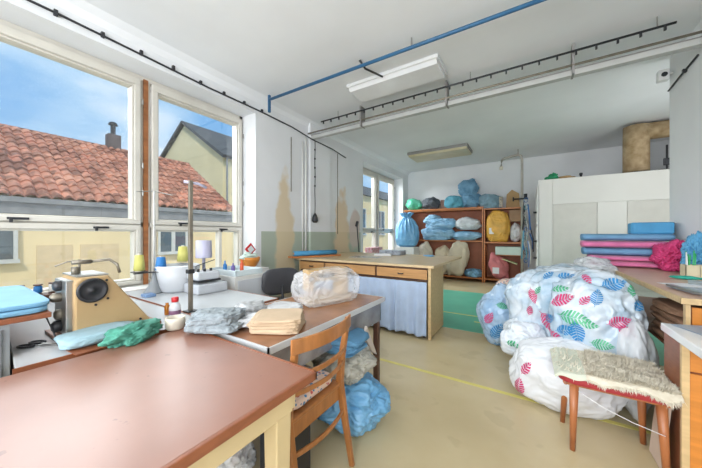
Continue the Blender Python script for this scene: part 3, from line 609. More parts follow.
# ---------------------------------------------------------------- swivel chair
t = thing('swivel_chair', 'black vinyl swivel chair with wide backrest behind the brown table', 'chair', (-2.50, 2.27, 0), R(-20))
m = MB().blob((.12, 0, .76), (.035, .22, .15), 3, amp=.0, crease=0, pw=.55, sub=4); m.build('backrest', blackv, t, w=0, smooth=True)
m = MB().blob((-.05, 0, .47), (.22, .22, .045), 3, amp=.0, crease=0, pw=.55, sub=4); m.build('seat', blackv, t, w=0, smooth=True)
MB().tube([(-.05, 0, .42), (.15, 0, .42), (.18, 0, .5), (.165, 0, .72)], .016).build('back_support', dsteel, t, w=0, smooth=True)
MB().cyl((-.05, 0, .08), (-.05, 0, .43), .025).build('column', dsteel, t, w=0)
for k in range(5):
    a = 2*PI*k/5+.3; l_ = MB().tube([(-.05, 0, .10), (-.05+.26*math.cos(a), .26*math.sin(a), .06)], .018); lg = l_.build('base_arm', dsteel, t, w=0)
    MB().lathe((-.05+.26*math.cos(a), .26*math.sin(a)-.012, .027), [(.018, 0), (.026, .003), (.026, .021), (.018, .024)], axis='y').build('castor', black, lg, w=0)
# ---------------------------------------------------------------- things on the brown sewing table
m = MB(); slab(m, (-1.50, .93, .782), (.15, .13, .026), 41, pw=.5, amp=.1, crease=.06, sub=5, rz=R(30), zmin=.752, ry=0); slab(m, (-1.51, .93, .824), (.14, .12, .032), 42, pw=.55, amp=.14, crease=.1, sub=5, rz=R(36))
one('knitted_fabric', m, greyc, 'folded grey knitted fabric wrapped in film between the two brown tables', 'fabric', smooth=True)
m = MB().blob((-1.60, 1.20, .785), (.11, .15, .045), 43, amp=.2, crease=.14, cf=4, zmin=.752, rz=R(30)); one('crumpled_fabric', m, greyf, 'crumpled grey fabric bundle behind the folded grey knit', 'fabric', smooth=True)
m = MB()
for k in range(5): slab(m, (-1.235+.006*math.sin(k*2), 1.13+.006*math.cos(k*2), .762+k*.0155), (.14, .125, .0088), 50+k, pw=.3, amp=.05, crease=.05, rz=R(28)+.05*k, sub=5)
one('folded_fabric', m, beigec, 'stack of folded beige fabric on the brown table next to the chair', 'fabric', smooth=True)
m = MB().blob((-1.37, .96+.12, .78), (.06, .13, .035), 55, amp=.3, crease=.2, cf=4.5, zmin=.752, rz=R(-20)); one('plastic_wrap', m, film2, 'crumpled clear plastic between grey knit and beige folded fabric', 'plastic', smooth=True)
m = MB(); slab(m, (-1.46, 1.36, .775), (.14, .15, .022), 57, pw=.6, amp=.15, crease=.12, sub=5, zmin=.752, rz=R(20)); one('plastic_packet', m, film2, 'flat clear plastic packet in front of the covered machine', 'plastic', smooth=True)
t = thing('covered_sewing_machine', 'beige sewing machine resting on the brown table under the clear cover', 'sewing machine', (-1.40, 1.80, .752), R(70))
MB().box(-.20, .20, -.085, .085, 0, .04).build('bed', beige_m, t, w=0, bevel=.008)
MB().box(.10, .19, -.06, .06, .04, .27).build('column', beige_m, t, w=0, bevel=.015)
MB().box(-.19, .12, -.05, .05, .17, .27).build('arm', beige_m, t, w=0, bevel=.02)
MB().box(-.195, -.13, -.045, .045, .10, .27).build('head', beige_m, t, w=0, bevel=.012)
MB().lathe((.19, 0, .22), [(.045, 0), (.05, .01), (.045, .03), (.01, .03)], axis='x').build('hand_wheel', dsteel, t, w=0, smooth=True)
m = MB().box(-.10, .04, -.056, -.05, .20, .235); m.lathe((-.165, -.045, .2), [(.02, -.012), (.02, 0)], axis='y'); m.build('front_panel', M('brown_panel', '5b4a3c', .4), t, w=0)
m = MB().blob((-1.40, 1.80, .87), (.165, .27, .145), 61, amp=.07, crease=.06, cf=3.2, pw=.6, zmin=.753, sub=6, rz=R(-20))
one('plastic_cover', m, film3, 'clear plastic cover draped over the sewing machine on the brown table', 'cover', smooth=True)
# ---------------------------------------------------------------- wooden chair
t = thing('wooden_chair', 'brown bentwood chair with slatted back pushed under the tables', 'chair', (-1.05, 1.10, 0))
bx_ = lambda s_: 1.10 + s_*.205
for s_ in (-1, 1):
    yy = bx_(s_)
    MB().sweep([(-.83, yy-.0*s_, 0), (-.88, yy, .25), (-.915, yy, .45), (-.90, yy, .60), (-.86, yy, .83)], [(-.017, -.015), (.017, -.015), (.017, .015), (-.017, .015)], up=(0, 1, 0), scales=[.8, 1, 1.15, 1, .8]).build('rear_leg', chair_wood, t, bevel=.005)
    MB().sweep([(-1.29, yy*.98+.022, .43), (-1.31, yy, 0)], [(-.018, -.018), (.018, -.018), (.018, .018), (-.018, .018)], scales=[1, .75]).build('front_leg', chair_wood, t, bevel=.005)
def curve(x, z, bow, y0=.875, y1=1.325, n=12): return [(x + bow*(1-(2*k/n-1)**2), y0+(y1-y0)*k/n, z + .0*k) for k in range(n+1)]
def slat(name, x, z, bow, h, th, arch=0, y0=.88, y1=1.32):
    pts = [(p[0], p[1], p[2]+arch*(1-(2*i/12-1)**2)) for i, p in enumerate(curve(x, z, bow, y0, y1))]
    MB().sweep(pts, [(-th/2, -h/2), (th/2, -h/2), (th/2, h/2), (-th/2, h/2)]).build(name, chair_wood, t, bevel=.004)
slat('top_rail', -.865, .805, .05, .068, .014, .0, .865, 1.335)
slat('back_slat', -.885, .66, .05, .024, .013)
slat('back_slat', -.90, .575, .05, .024, .013)
slat('lower_rail', -.895, .30, .04, .024, .013)
m = MB().prism([(-.90, .90), (-.90, 1.30), (-1.15, 1.33), (-1.33, 1.29), (-1.33, .91), (-1.15, .87)], 'z', .43, .452); m.build('seat', chair_wood, t, bevel=.006)
m = MB().box(-1.28, -.91, .915, .93, .375, .43); m.box(-1.28, -.91, 1.27, 1.285, .375, .43); m.box(-.925, -.905, .92, 1.28, .36, .43); m.box(-1.29, -1.275, .92, 1.28, .375, .43); m.build('seat_frame', chair_wood, t)
def floral_mat():
    m = M('floral_fabric', 'd9bfae', .8, var=.05); tt = m.node_tree; L = tt.links.new; b = tt.nodes['Principled BSDF']; src = b.inputs['Base Color'].links[0].from_socket
    tcn = nn(tt, 'ShaderNodeTexCoord'); last = src
    for sc, c, th in ((38, '4f7fa8', .34), (30, 'c05a5a', .25)):
        v = nn(tt, 'ShaderNodeTexVoronoi'); v.inputs['Scale'].default_value = sc; L(tcn.outputs['Object'], v.inputs['Vector'])
        lt = nn(tt, 'ShaderNodeMath', operation='LESS_THAN'); lt.inputs[1].default_value = th; L(v.outputs['Distance'], lt.inputs[0])
        mx = nn(tt, 'ShaderNodeMixRGB'); L(lt.outputs[0], mx.inputs[0]); L(last, mx.inputs[1]); mx.inputs[2].default_value = (*lin(c), 1); last = mx.outputs[0]
    L(last, b.inputs['Base Color']); return m
m = MB(); slab(m, (-1.12, 1.10, .478), (.20, .185, .026), 71, pw=.4, amp=.03, crease=.02, sub=5)
one('seat_cushion', m, floral_mat(), 'flat floral cushion lying on the seat of the bentwood chair', 'cushion', smooth=True)
# ---------------------------------------------------------------- bags under the sewing table
m = MB().blob((-1.06, 1.62, .16), (.26, .23, .17), 81, amp=.14, crease=.10, zmin=.004, sub=6); one('plastic_bag', m, skyblue, 'sky blue plastic bag on the floor beneath the brown sewing table', 'bag', smooth=True)
m = MB().blob((-1.10, 1.62, .40), (.20, .19, .12), 82, amp=.14, crease=.12, sub=6); one('plastic_bag', m, M('grey_clear_bag', 'a9a79c', .2, var=.15, scale=6, bump=.6, bscale=12), 'greyish clear bag in the middle of the pile behind the bentwood chair', 'bag', smooth=True)
m = MB()
for k in range(4): slab(m, (-1.12+.01*k, 1.60, .52+.022*k), (.16, .15, .014), 90+k, pw=.45, amp=.1, crease=.06, sub=5, rz=.1*k)
one('folded_fabric', m, M('steel_blue_fabric', '5889ab', .75, var=.15, bump=.3), 'folded steel blue fabric on top of the bag pile behind the bentwood chair', 'fabric', smooth=True)
m = MB().prism([(1.74, .56), (1.86, .40), (1.94, .35), (1.84, .52), (1.78, .62)], 'x', -1.02, -1.0); one('paper_bag', m, M('pale_paper_bag', 'c4b9b0', .5, var=.1), 'crumpled pale paper strip hanging at the side of the bag pile', 'bag', bevel=.003)
m = MB().blob((-1.36, .80, .17), (.18, .20, .18), 95, amp=.18, crease=.16, cf=4.2, zmin=.004, sub=6); one('plastic_bag', m, film2, 'clear crumpled plastic bag on the floor under the foreground table', 'bag', smooth=True)
one('dark_crate', MB().box(-1.14, -.97, .92, 1.12, .004, .30), black, 'dark crate on the floor under the bentwood chair', 'crate', bevel=.01)
# ---------------------------------------------------------------- curtained cutting table
t = thing('cutting_table', 'large pale wooden cutting table with drawers and blue curtain', 'table', (-2, 4, 0))
MB().box(-3.235, -.96, 3.34, 5.04, .88, .912).build('tabletop', birch_top, t, bevel=.003)
m = MB().box(-1.035, -1.005, 3.37, 3.97, .02, .88); m.box(-1.035, -1.0, 3.36, 3.40, .0, .88); m.build('side_panel', birch, t, bevel=.002)
MB().box(-3.18, -3.15, 3.37, 3.97, .0, .88).build('side_panel', birch, t)
MB().box(-3.15, -1.035, 3.95, 3.97, .0, .88).build('back_panel', birch, t)
m = MB().box(-3.15, -1.035, 3.38, 3.95, .705, .725); m.box(-3.15, -1.035, 3.37, 3.39, .862, .88)
for xx in (-2.64, -1.75): m.box(xx-.012, xx+.012, 3.37, 3.95, .72, .88)
m.build('carcass', dark_wood, t)
for (a, b) in ((-3.14, -2.655), (-2.625, -1.765), (-1.735, -1.045)):
    d = MB().box(a, b, 3.352, 3.374, .735, .855).build('drawer', drawer_wood, t, bevel=.003)
    MB().tube([((a+b)/2-.035, 3.352, .795), ((a+b)/2-.03, 3.335, .79), ((a+b)/2+.03, 3.335, .79), ((a+b)/2+.035, 3.352, .795)], .007).build('handle', dsteel, d)
for (xx, yy) in ((-1.1, 3.42), (-1.1, 3.92), (-2.1, 3.42), (-3.1, 3.42)): MB().cyl((xx, yy, 0), (xx, yy, .03), .02).build('castor', black, t)
for yy in (4.95,):
    for xx in (-1.9, -3.1): MB().box(xx-.03, xx+.03, yy-.03, yy+.03, 0, .88).build('leg', birch, t)
for ci, (a, b) in enumerate(((-3.13, -2.12), (-2.12, -1.045))):
    def f(u, v, a=a, b=b):
        x = a+(b-a)*u; amp = .014+.030*(1-v)
        ph = u*50 + 2.5*noise.noise(Vector((u*5, v*1.2, ci)))
        yy = 3.352 - .018 - amp*(.6+.4*noise.noise(Vector((u*9, 3, ci))))*math.sin(ph) - .02*(1-v)
        zb = .045 + .035*(1-u if ci else u)*.6 + .008*math.sin(u*19)
        return (x+.01*math.sin(ph*.5)*(1-v), yy, zb + (.705-zb)*v)
    m = MB().grid(190, 24, f); c_ = m.build('curtain', curtain_m, t, smooth=True, clean=False)
    sm = c_.modifiers.new('thick', 'SOLIDIFY'); sm.thickness = .002
# things on the cutting table
t = thing('fabric_roll', 'bright blue fabric roll lying on an orange brown plank on the cutting table', 'fabric roll', (-3.03, 3.62, .94), R(68))
MB().cyl((-.40, 0, .042), (.40, 0, .042), .04, n=24).build('fabric', blue_f2, t, w=0, smooth=True)
MB().cyl((-.402, 0, .042), (-.41, 0, .042), .02, n=16).build('core', card, t, w=0)
one('wood_plank', MB().obox((-3.04, 3.62, .926), (.92, .17, .024), rz=R(68)), M('orange_plank', 'c47a44', .5, var=.15, scale=5), 'orange brown wooden plank under the blue fabric roll', 'plank', bevel=.002)
m = MB(); m.obox((-2.3, 4.05, .9145), (.5, .35, .003), rz=.2); one('pattern_paper', m, film, 'clear pattern sheet spread on the cutting table', 'paper')
m = MB().obox((-2.2, 4.5, .93), (.3, .22, .03), rz=.3); one('paper_stack', m, paper, 'white paper stack near the back edge of the cutting table', 'paper', bevel=.003)
t = thing('newspaper_stack', 'stack of magazines on the cutting table below the blue bag', 'magazines', (-2.15, 4.8, .913))
m = MB()
for k in range(7): m.obox((0, 0, .006+k*.012), (.42+.02*math.sin(k*3), .28, .010), rz=.06*math.sin(k*5))
m.build('magazines', magazine, t, w=0)
m = MB().blob((-1.44, 4.72, .926), (.085, .05, .015), 77, amp=.2, crease=.15, sub=4); one('blue_scrap', m, skyblue, 'small blue plastic scrap near the right end of the cutting table', 'scrap', smooth=True)
t = thing('desk_lamp', 'black stick lamp leaning at the wall behind the cutting table', 'lamp', (-3.08, 5.25, .0)); 
MB().tube([(-3.0, 5.2, 0), (-3.1, 5.15, .9), (-3.14, 5.13, 1.5)], .012).build('stem', black, t, smooth=True)
MB().obox((-3.14, 5.13, 1.52), (.05, .05, .12), ry=.3).build('head', black, t, bevel=.01)
MB().cyl((-3.0, 5.2, 0), (-3.0, 5.2, .02), .1).build('base', black, t)
t = thing('sill_boxes', 'red and white patterned box standing on the far window sill', 'box', (-3.42, 6.4, .741))
MB().box(-3.52, -3.32, 6.15, 6.75, .741, .95).build('box', M('red_pattern_box', 'b8485a', .5, var=.3, scale=20, col2='d9c7cc'), t, bevel=.004)
# ---------------------------------------------------------------- shelves at the back wall
def shelf(name, label, x0, x1, levels, mats, top_over=0, y0=8.1, y1=8.56):
    t = thing(name, label, 'shelf', ((x0+x1)/2, 8.35, 0)); zt = levels[-1]
    for xx in (x0, x1-.03): MB().box(xx, xx+.03, y0, y1, 0, zt).build('side_panel', mats, t, bevel=.002)
    for z in levels: MB().box(x0+.03, x1-.03, y0+.005, y1, z-.035, z).build('shelf_board', mats, t, bevel=.002)
    MB().box(x0, x1, y1, y1+.02, 0, zt).build('back_board', shelf_back, t)
    return t
s1 = shelf('wooden_shelf', 'wide orange brown wooden shelf against the back wall', -3.22, -1.01, [.12, 1.12, 2.0], shelf_wood)
MB().box(-3.25, -1.0, 8.07, 8.56, 2.0, 2.03).build('top_board', shelf_wood, s1, bevel=.003)
s2 = shelf('wooden_shelf', 'narrow brown shelf between the wide shelf and the white partition', -.995, -.10, [.12, 1.09, 1.98], shelf_wood)
MB().box(-.72, -.14, 8.12, 8.56, .74, .76).build('shelf_board', shelf_wood, s2)
ST = 2.032
def bag(name, c, r, seed, mat, label, cat='bag', zmin=None, **k):
    kw = dict(amp=.12, crease=.09, sub=5); kw.update(k)
    return one(name, MB().blob(c, r, seed, zmin=zmin, **kw), mat, label, cat, smooth=True)
bag('wrapped_bundle', (-3.0, 8.3, ST+.17), (.26, .2, .18), 101, green_p, 'green plastic bundle at the left end of the top shelf', zmin=ST)
bag('wrapped_bundle', (-2.47, 8.3, ST+.18), (.25, .2, .19), 102, dkgrey, 'dark grey cloth bundle on top of the shelf beside the green one', zmin=ST, crease=.14)
one('cardboard_box', MB().box(-2.18, -1.98, 8.28, 8.5, ST, ST+.27), M('brown_carton', '8d7468', .8), 'small brown carton between the dark grey and the teal bundle', 'box', bevel=.004)
bag('wrapped_bundle', (-1.78, 8.25, ST+.16), (.27, .18, .2), 103, teal, 'low teal fabric bundle left of the big blue bundle', zmin=ST)
m = MB().blob((-1.36, 8.3, ST+.20), (.26, .2, .21), 104, amp=.14, crease=.12, zmin=ST, sub=5); m.blob((-1.42, 8.3, ST+.55), (.25, .2, .24), 105, amp=.16, crease=.14, sub=5)
one('wrapped_bundle', m, M('dusty_blue_bundle', '7ba6c4', .7, var=.2, bump=.5, bscale=12, col2='4f7f9e'), 'tall dusty blue double bundle on top of the shelves', 'bag', smooth=True)
bag('wrapped_bundle', (-.87, 8.3, ST+.12), (.28, .18, .22), 106, M('grey_blue_bundle', '7f9dac', .7, var=.2, bump=.5, bscale=12), 'grey blue folded bundle right of the tall blue bundle', zmin=1.985, crease=.14)
m = MB()
for k in range(6): m.tube([(-.60+.035*math.cos(a+k), 8.2+.02*math.sin(a), 1.99+.05+.25*k/6+.03*math.sin(a*2)) for a in [q*PI/5 for q in range(11)]], .012, 6)
one('rope_bundle', m, offw, 'pale looped cord standing on the narrow shelf', 'rope', smooth=True)
one('cardboard_piece', MB().prism([(-.50, 1.982), (-.48, 2.35), (-.36, 2.47), (-.20, 2.36), (-.18, 1.982)], 'y', 8.42, 8.46), card, 'brown cardboard piece leaning on top of the narrow shelf', 'cardboard', bevel=.003)
# middle row
one('low_cupboard', MB().box(-3.25, -2.7, 7.45, 7.95, 0, .925), white, 'low white cupboard under the tied sky blue sack', 'cupboard', bevel=.004)
m = MB().sack((-3.0, 7.70, .93), (.34, .26), .98, 3, neck=.3, tuft=.48, pleat=.2, npl=17)
one('tied_bag', m, skyblue, 'big sky blue plastic sack tied at the top, left before the shelf', 'bag', smooth=True)
m = MB(); slab(m, (-2.22, 8.22, 1.30), (.46, .22, .19), 111, pw=.75, amp=.14, crease=.13, cf=2.0, sub=6, zmin=1.125); slab(m, (-2.16, 8.2, 1.58), (.42, .21, .17), 112, pw=.8, amp=.16, crease=.13, cf=2.0, sub=6); slab(m, (-2.4, 8.22, 1.72), (.24, .18, .13), 113, pw=.9, amp=.2, crease=.14, sub=5)
one('folded_quilt', m, duvet, 'large pale blue quilt heaped in the left middle shelf bay', 'quilt', smooth=True)
bag('folded_quilt', (-1.47, 8.2, 1.25), (.41, .22, .12), 114, duvet, 'flat pale blue quilt under the grey quilt in the middle bay', 'quilt', zmin=1.125, crease=.13)
bag('folded_quilt', (-1.42, 8.22, 1.56), (.34, .2, .19), 115, M('light_grey_quilt', 'c3c8cb', .8, var=.06, bump=.3, bscale=10), 'light grey quilt lying on the flat pale blue quilt', 'quilt', zmin=1.42)
m = MB().blob((-.67, 8.24, 1.49), (.255, .19, .40), 116, amp=.06, crease=.06, pw=.55, zmin=1.095, sub=6)
one('stuffed_bag', m, yellowb, 'big yellow bag filling the narrow shelf', 'bag', smooth=True)
one('bag_label', MB().box(-.86, -.75, 8.038, 8.048, 1.30, 1.46), paper, 'white paper label on the yellow bag', 'label')
bag('stuffed_bag', (-.27, 8.3, 1.33), (.125, .16, .24), 117, whitep, 'white plastic bag right of the yellow bag', zmin=1.095)
one('cardboard_box', MB().box(-.41, -.14, 8.2, 8.5, 1.62, 1.92), M('brown_box', 'a5866a', .8), 'brown box wedged above the white bag on the narrow shelf', 'box', bevel=.004)
# lower row
bag('pillow', (-2.60, 8.22, .60), (.20, .18, .46), 121, offw, 'off white pillow standing left in the lower shelf bay', 'pillow', zmin=.125)
bag('pillow', (-2.1, 8.24, .52), (.23, .18, .40), 122, M('striped_cream_pillow', 'd6c8ad', .8, var=.12, scale=9, bump=.3), 'cream pillow between the two larger pillows in the lower bay', 'pillow', zmin=.125)
bag('pillow', (-1.66, 8.14, .62), (.27, .17, .5), 123, M('beige_pillow', 'c9bda6', .8, var=.06, bump=.2, bscale=8), 'big beige pillow leaning against the lower shelf', 'pillow', zmin=.122, pw=.7, crease=.04, ry=R(12))
bag('blue_cloth', (-1.27, 8.25, .22), (.22, .2, .13), 124, M('blue_white_cloth', '7fb0d0', .7, var=.5, scale=14, bump=.4), 'crumpled blue cloth low in the wide shelf beside the beige pillow', 'cloth', zmin=.122)
bag('stuffed_bag', (-.66, 8.18, .44), (.21, .2, .36), 125, rose, 'rose pink stuffed bag in the bottom of the narrow shelf', zmin=.125, crease=.05, ry=R(-22))
one('bag_label', MB().obox((-.70, 7.975, .36), (.15, .008, .16), rx=R(-8)), paper, 'white paper label on the rose pink bag', 'label')
one('storage_box', MB().box(-.72, -.15, 8.08, 8.5, .765, .97), mint, 'long mint white box on the lower board of the narrow shelf', 'box', bevel=.006)
one('folded_paper', MB().obox((-.40, 8.2, .60), (.36, .3, .02), ry=R(20)), M('yellow_green_card', 'c9cc9a', .6), 'yellow green card hanging below the mint box', 'card')
one('dark_carton', MB().box(-.62, -.1, 7.75, 8.05, .001, .12), M('dark_patterned_box', '46565e', .6, var=.3, scale=18), 'dark patterned carton on the floor before the narrow shelf', 'box', bevel=.004)
# ---------------------------------------------------------------- gooseneck water pipe
t = thing('gooseneck_pipe', 'thin grey pipe with bent top standing near the narrow shelf', 'pipe', (-.13, 7.6, 0))
MB().tube([(-.12, 7.6, 0), (-.12, 7.6, 3.05), (-.14, 7.6, 3.13), (-.2, 7.6, 3.17), (-.48, 7.6, 3.12), (-.54, 7.6, 3.08), (-.55, 7.6, 2.93)], .028, 10).build('tube', M('grey_pipe', 'a7a39a', .5, .4), t, smooth=True)
MB().cyl((-.55, 7.6, 2.93), (-.55, 7.6, 2.86), .04).build('nozzle', offw, t)
MB().cyl((-.2, 7.6, 3.17), (-.2, 7.6, CZ), .006).build('hanger', rust, t)
m = MB().cyl((-.28, 7.55, 2.12), (.0, 7.55, 2.12), .02); m.cyl((-.28, 7.55, 2.12), (-.31, 7.55, 2.12), .05); m.cyl((-.05, 7.48, 2.12), (-.05, 7.48, 2.22), .035); m.build('valve', dsteel, t, smooth=True)
m = MB()
rr = random.Random(5)
mats = [M('hang_blue', '3a6fae', .6), M('hang_black', '2b2c30', .5), M('hang_white', 'd0d0cc', .6), M('hang_teal', '5f97a8', .6)]
for k in range(14):
    x = .0+rr.uniform(-.10, .10); y = 6.78+rr.uniform(.0, .9); z0 = rr.uniform(.6, 1.6); z1 = z0+rr.uniform(.25, .6); m.mi = k % 4
    m.tube([(x*.6-.02, y, min(z1, 2.05)), (x, y+.01, (z0+z1)/2), (x+rr.uniform(-.03, .03), y, z0)], rr.uniform(.006, .018), 6)
for k in range(9):
    m.mi = k % 4; z = .75+k*.16; m.tube([(-.04+.035*math.cos(a), 6.85+.09*(k % 3), z+.05*math.sin(a)) for a in [q*PI/6 for q in range(13)]], .006, 6)
one('cord_bundle', m, mats, 'bundle of cords, tapes and rings hanging on the partition side', 'cords', smooth=True)
# ---------------------------------------------------------------- white partition cupboard
PW = M('partition_white', 'd6d4cd', .5, var=.04, scale=1.2)
t = thing('white_partition', 'tall white panelled cupboard partition on the right side', 'cupboard', (1.2, 7.2, 0))
m = MB().box(.19, 3.15, 6.72, 8.5, 0, 2.36)
m.build('body', PW, t, bevel=.004)
m = MB(); w_ = .02
m.box(.17, .40, 6.70, 6.72, 0, 2.38); m.box(.40, 3.15, 6.70, 6.72, 1.88, 2.38); m.box(1.07, 1.46, 6.70, 6.72, 0, 1.88); m.box(2.12, 2.4, 6.70, 6.72, 0, 1.88); m.box(.40, 1.07, 6.70, 6.72, 0, .3); m.box(1.46, 2.12, 6.70, 6.72, 0, .3)
m.build('face_frame', PW, t, bevel=.006)
for (a, b) in ((.405, 1.065), (1.465, 2.115)): MB().box(a+.008, b-.008, 6.708, 6.719, .31, 1.872).build('door', M('partition_panel', 'cbc8bf', .55, var=.04), t, bevel=.003)
m = MB()
for y in (6.74, 7.3, 7.9, 8.42): m.box(.155, .19, y-.04, y+.04, .1, 2.3)
for z in (.3, .95, 1.5, 2.25): m.box(.155, .19, 6.74, 8.42, z-.04, z+.04)
m.build('side_frame', white, t, bevel=.004)
m = MB()
for z in (.8, 1.15, 1.75): m.cyl((.15, 6.95, z), (.09, 6.95, z), .02)
m.build('door_knob', dsteel, t, smooth=True)
m = MB().blob((.42, 6.95, 2.42), (.10, .08, .10), 131, amp=.3, crease=.3, zmin=2.382, sub=4); one('green_ribbon', m, M('green_ribbon', '1f8a5c', .5, var=.2), 'small crumpled green ribbon on the partition corner', 'ribbon', smooth=True)
m = MB().blob((.62, 6.95, 2.41), (.13, .07, .045), 132, amp=.3, crease=.25, zmin=2.382, sub=4); one('paper_scrap', m, card, 'small tan paper scrap on top of the partition', 'scrap', smooth=True)
m = MB().lathe((.86, 6.9, 2.382), [(.02, 0), (.02, .06), (.03, .07), (.025, .1), (0, .1)]); one('black_knob', m, black, 'small black knob standing on the partition top', 'knob', smooth=True)
# insulated ventilation duct
foil = M('duct_insulation', 'bda684', .7, var=.3, scale=9, bump=.5, bscale=14, col2='8f7550')
t = thing('ventilation_duct', 'fat insulated duct elbow rising from the partition top', 'duct', (1.64, 6.98, 2.382))
MB().tube([(1.64, 6.98, 2.382), (1.64, 6.98, 2.9), (1.645, 6.98, 3.24)], .175, 28).build('vertical_duct', foil, t, smooth=True)
MB().tube([(1.62, 6.98, 3.125), (3.1, 6.98, 3.125)], .145, 28).build('horizontal_duct', foil, t, smooth=True)
MB().lathe((1.64, 6.98, 2.383), [(.20, 0), (.25, 0), (.25, .012), (.20, .012)], n=28).build('flange', dsteel, t)
t = thing('air_valve', 'small dark valve on a box behind the duct', 'valve', (2.0, 7.0, 2.382))
MB().box(1.92, 2.1, 6.95, 7.05, 2.382, 2.43).build('foot', dsteel, t); m = MB().cyl((2.03, 7.0, 2.43), (2.03, 7.0, 2.85), .014); m.box(1.99, 2.07, 6.98, 7.02, 2.5, 2.62); m.build('stem', dsteel, t)
# ---------------------------------------------------------------- right hand worktable with fabric bolts
t = thing('side_worktable', 'long pale worktable with orange drawer along the right wall', 'table', (1.05, 3.5, 0))
MB().box(.765, 1.355, 2.39, 4.60, .90, .928).build('tabletop', M('worktable_top', 'c8a894', .4, var=.06), t, bevel=.002)
m = MB().box(.745, .765, 2.38, 4.60, .895, .93); m.box(.745, 1.355, 2.375, 2.39, .895, .93); m.build('edge_band', birch, t, bevel=.002)
m = MB().box(.77, .79, 2.40, 2.43, 0, .895); m.box(.77, 1.35, 2.43, 2.45, 0, .70); m.box(1.33, 1.35, 2.43, 4.58, 0, .895); m.box(.77, .80, 4.54, 4.58, 0, .895); m.build('carcass', birch, t)
MB().box(.78, 1.33, 2.45, 4.56, .55, .57).build('lower_shelf', edge_brown, t)
d = MB().box(.797, 1.34, 2.405, 2.43, .70, .875).build('drawer', orange_wood, t, bevel=.003)
MB().cyl((1.07, 2.405, .80), (1.07, 2.385, .80), .015).build('knob', dsteel, d)
d = MB().box(.797, 1.34, 2.405, 2.43, .08, .69).build('door', orange_wood, t, bevel=.003)
brown_f = M('brown_fabric', '8c6a52', .8, var=.25, bump=.3, scale=12)
for k, lb in enumerate(('lowest', 'second lowest', 'third', 'fourth', 'topmost')):
    m = MB(); slab(m, (.99, 2.78+.01*k, .595+k*.048), (.21-.004*k, .27, .024), 140+k, pw=.4, amp=.08, crease=.06); one('folded_fabric', m, brown_f, lb + ' brown folded fabric of the stack under the right worktable', 'fabric', 'brown fabrics under the right worktable', smooth=True)
def bolt(z, h, x0, x1, y, d, mat, label, seed):
    m = MB(); n = 28
    def f(u, v):
        a = 2*PI*v; x = x0+(x1-x0)*u; e = .75; ca, sa = math.cos(a), math.sin(a)
        k = 1+.06*noise.noise(Vector((u*4, a, seed)))
        return (x, y+.01*noise.noise(Vector((u*3, 0, seed)))+d*math.copysign(abs(ca)**e, ca)*k, z+h/2+h/2*math.copysign(abs(sa)**e, sa)*k)
    rings = [[m.bm.verts.new(f(u/24, v/n)) for v in range(n)] for u in range(25)]
    for u in range(24):
        for v in range(n): m._f([rings[u][v], rings[u][(v+1) % n], rings[u+1][(v+1) % n], rings[u+1][v]])
    m._f(rings[0]); m._f(rings[-1])
    # spiral lines of the rolled layers at the left end
    for q in (.35, .6, .82):
        m.tube([(x0-.001, y+d*q*math.cos(a), z+h/2+h*.46*q*math.sin(a)) for a in [k*PI/8 for k in range(17)]], .0025, 5)
    return one('fabric_bolt', m, mat, label, 'fabric bolt', 'fabric bolts on the right worktable', smooth=True)
bolt(.932, .062, .60, 1.24, 4.34, .17, pink, 'lowest pink fabric bolt lying directly on the right worktable', 1)
bolt(.996, .055, .62, 1.26, 4.37, .16, pink, 'second pink fabric bolt just above the lowest pink one', 2)
bolt(1.053, .085, .57, 1.22, 4.42, .15, blue_f, 'blue fabric bolt sandwiched between the pink bolts', 3)
bolt(1.140, .08, .56, 1.26, 4.42, .15, pink, 'upper pink fabric bolt below the topmost blue bolt', 4)
bolt(1.222, .08, .56, 1.30, 4.42, .15, blue_f, 'topmost blue fabric bolt of the pile', 5)
m = MB(); slab(m, (1.16, 4.46, 1.365), (.165, .12, .065), 150, pw=.15, amp=.02, crease=.02, sub=5, rz=R(-4)); one('folded_fabric', m, blue_f2, 'bright blue folded fabric lying on top of the fabric bolts', 'fabric', smooth=True)
m = MB().blob((1.22, 4.08, 1.08), (.115, .17, .14), 151, amp=.2, crease=.3, cf=4.6, zmin=.932, sub=6, ry=R(30)); one('crumpled_fabric', m, pink2, 'crumpled deep pink fabric at the right end of the bolts', 'fabric', smooth=True)
m = MB().blob((1.27, 3.78, 1.11), (.07, .11, .18), 152, amp=.2, crease=.3, cf=4.4, zmin=.93, sub=6); one('crumpled_fabric', m, M('blue_tissue', '5fa6cf', .6, var=.2), 'crumpled light blue fabric behind the pen box', 'fabric', smooth=True)
m = MB().box(1.13, 1.30, 3.52, 3.63, .93, .94)
for (a, b, c, d) in ((1.13, 1.135, 3.52, 3.63), (1.295, 1.30, 3.52, 3.63), (1.13, 1.30, 3.52, 3.525), (1.13, 1.30, 3.625, 3.63), (1.21, 1.214, 3.52, 3.63)): m.box(a, b, c, d, .94, 1.035)
one('pen_box', m, M('pale_carton', 'd3c8a8', .7, var=.05), 'pale open carton holding pens on the right worktable', 'box')
for k in range(7):
    x, y = 1.15+.02*(k % 4)*.7, 3.55+.025*(k % 3); dx, dy = .012*math.sin(k*2.3), .012*math.cos(k*1.9)
    w = k in (0, 4)
    one('pen', MB().cyl((x, y, .945), (x+dx, y+dy, 1.11+.008*k), .0045, n=8), paper if w else green_pen, 'slim white pen standing in the pale carton' if w else 'slim green pen standing in the pale carton', 'pen', 'white pens in the carton' if w else 'green pens in the carton', smooth=True)
m = MB().blob((1.08, 3.36, .945), (.085, .022, .014), 153, amp=.02, crease=.25, cf=9, sub=4, zmin=.931, rz=R(-15)); one('green_brush', m, M('teal_brush', '1f9c88', .5, var=.2), 'small teal brush lying before the pen box', 'brush', smooth=True)
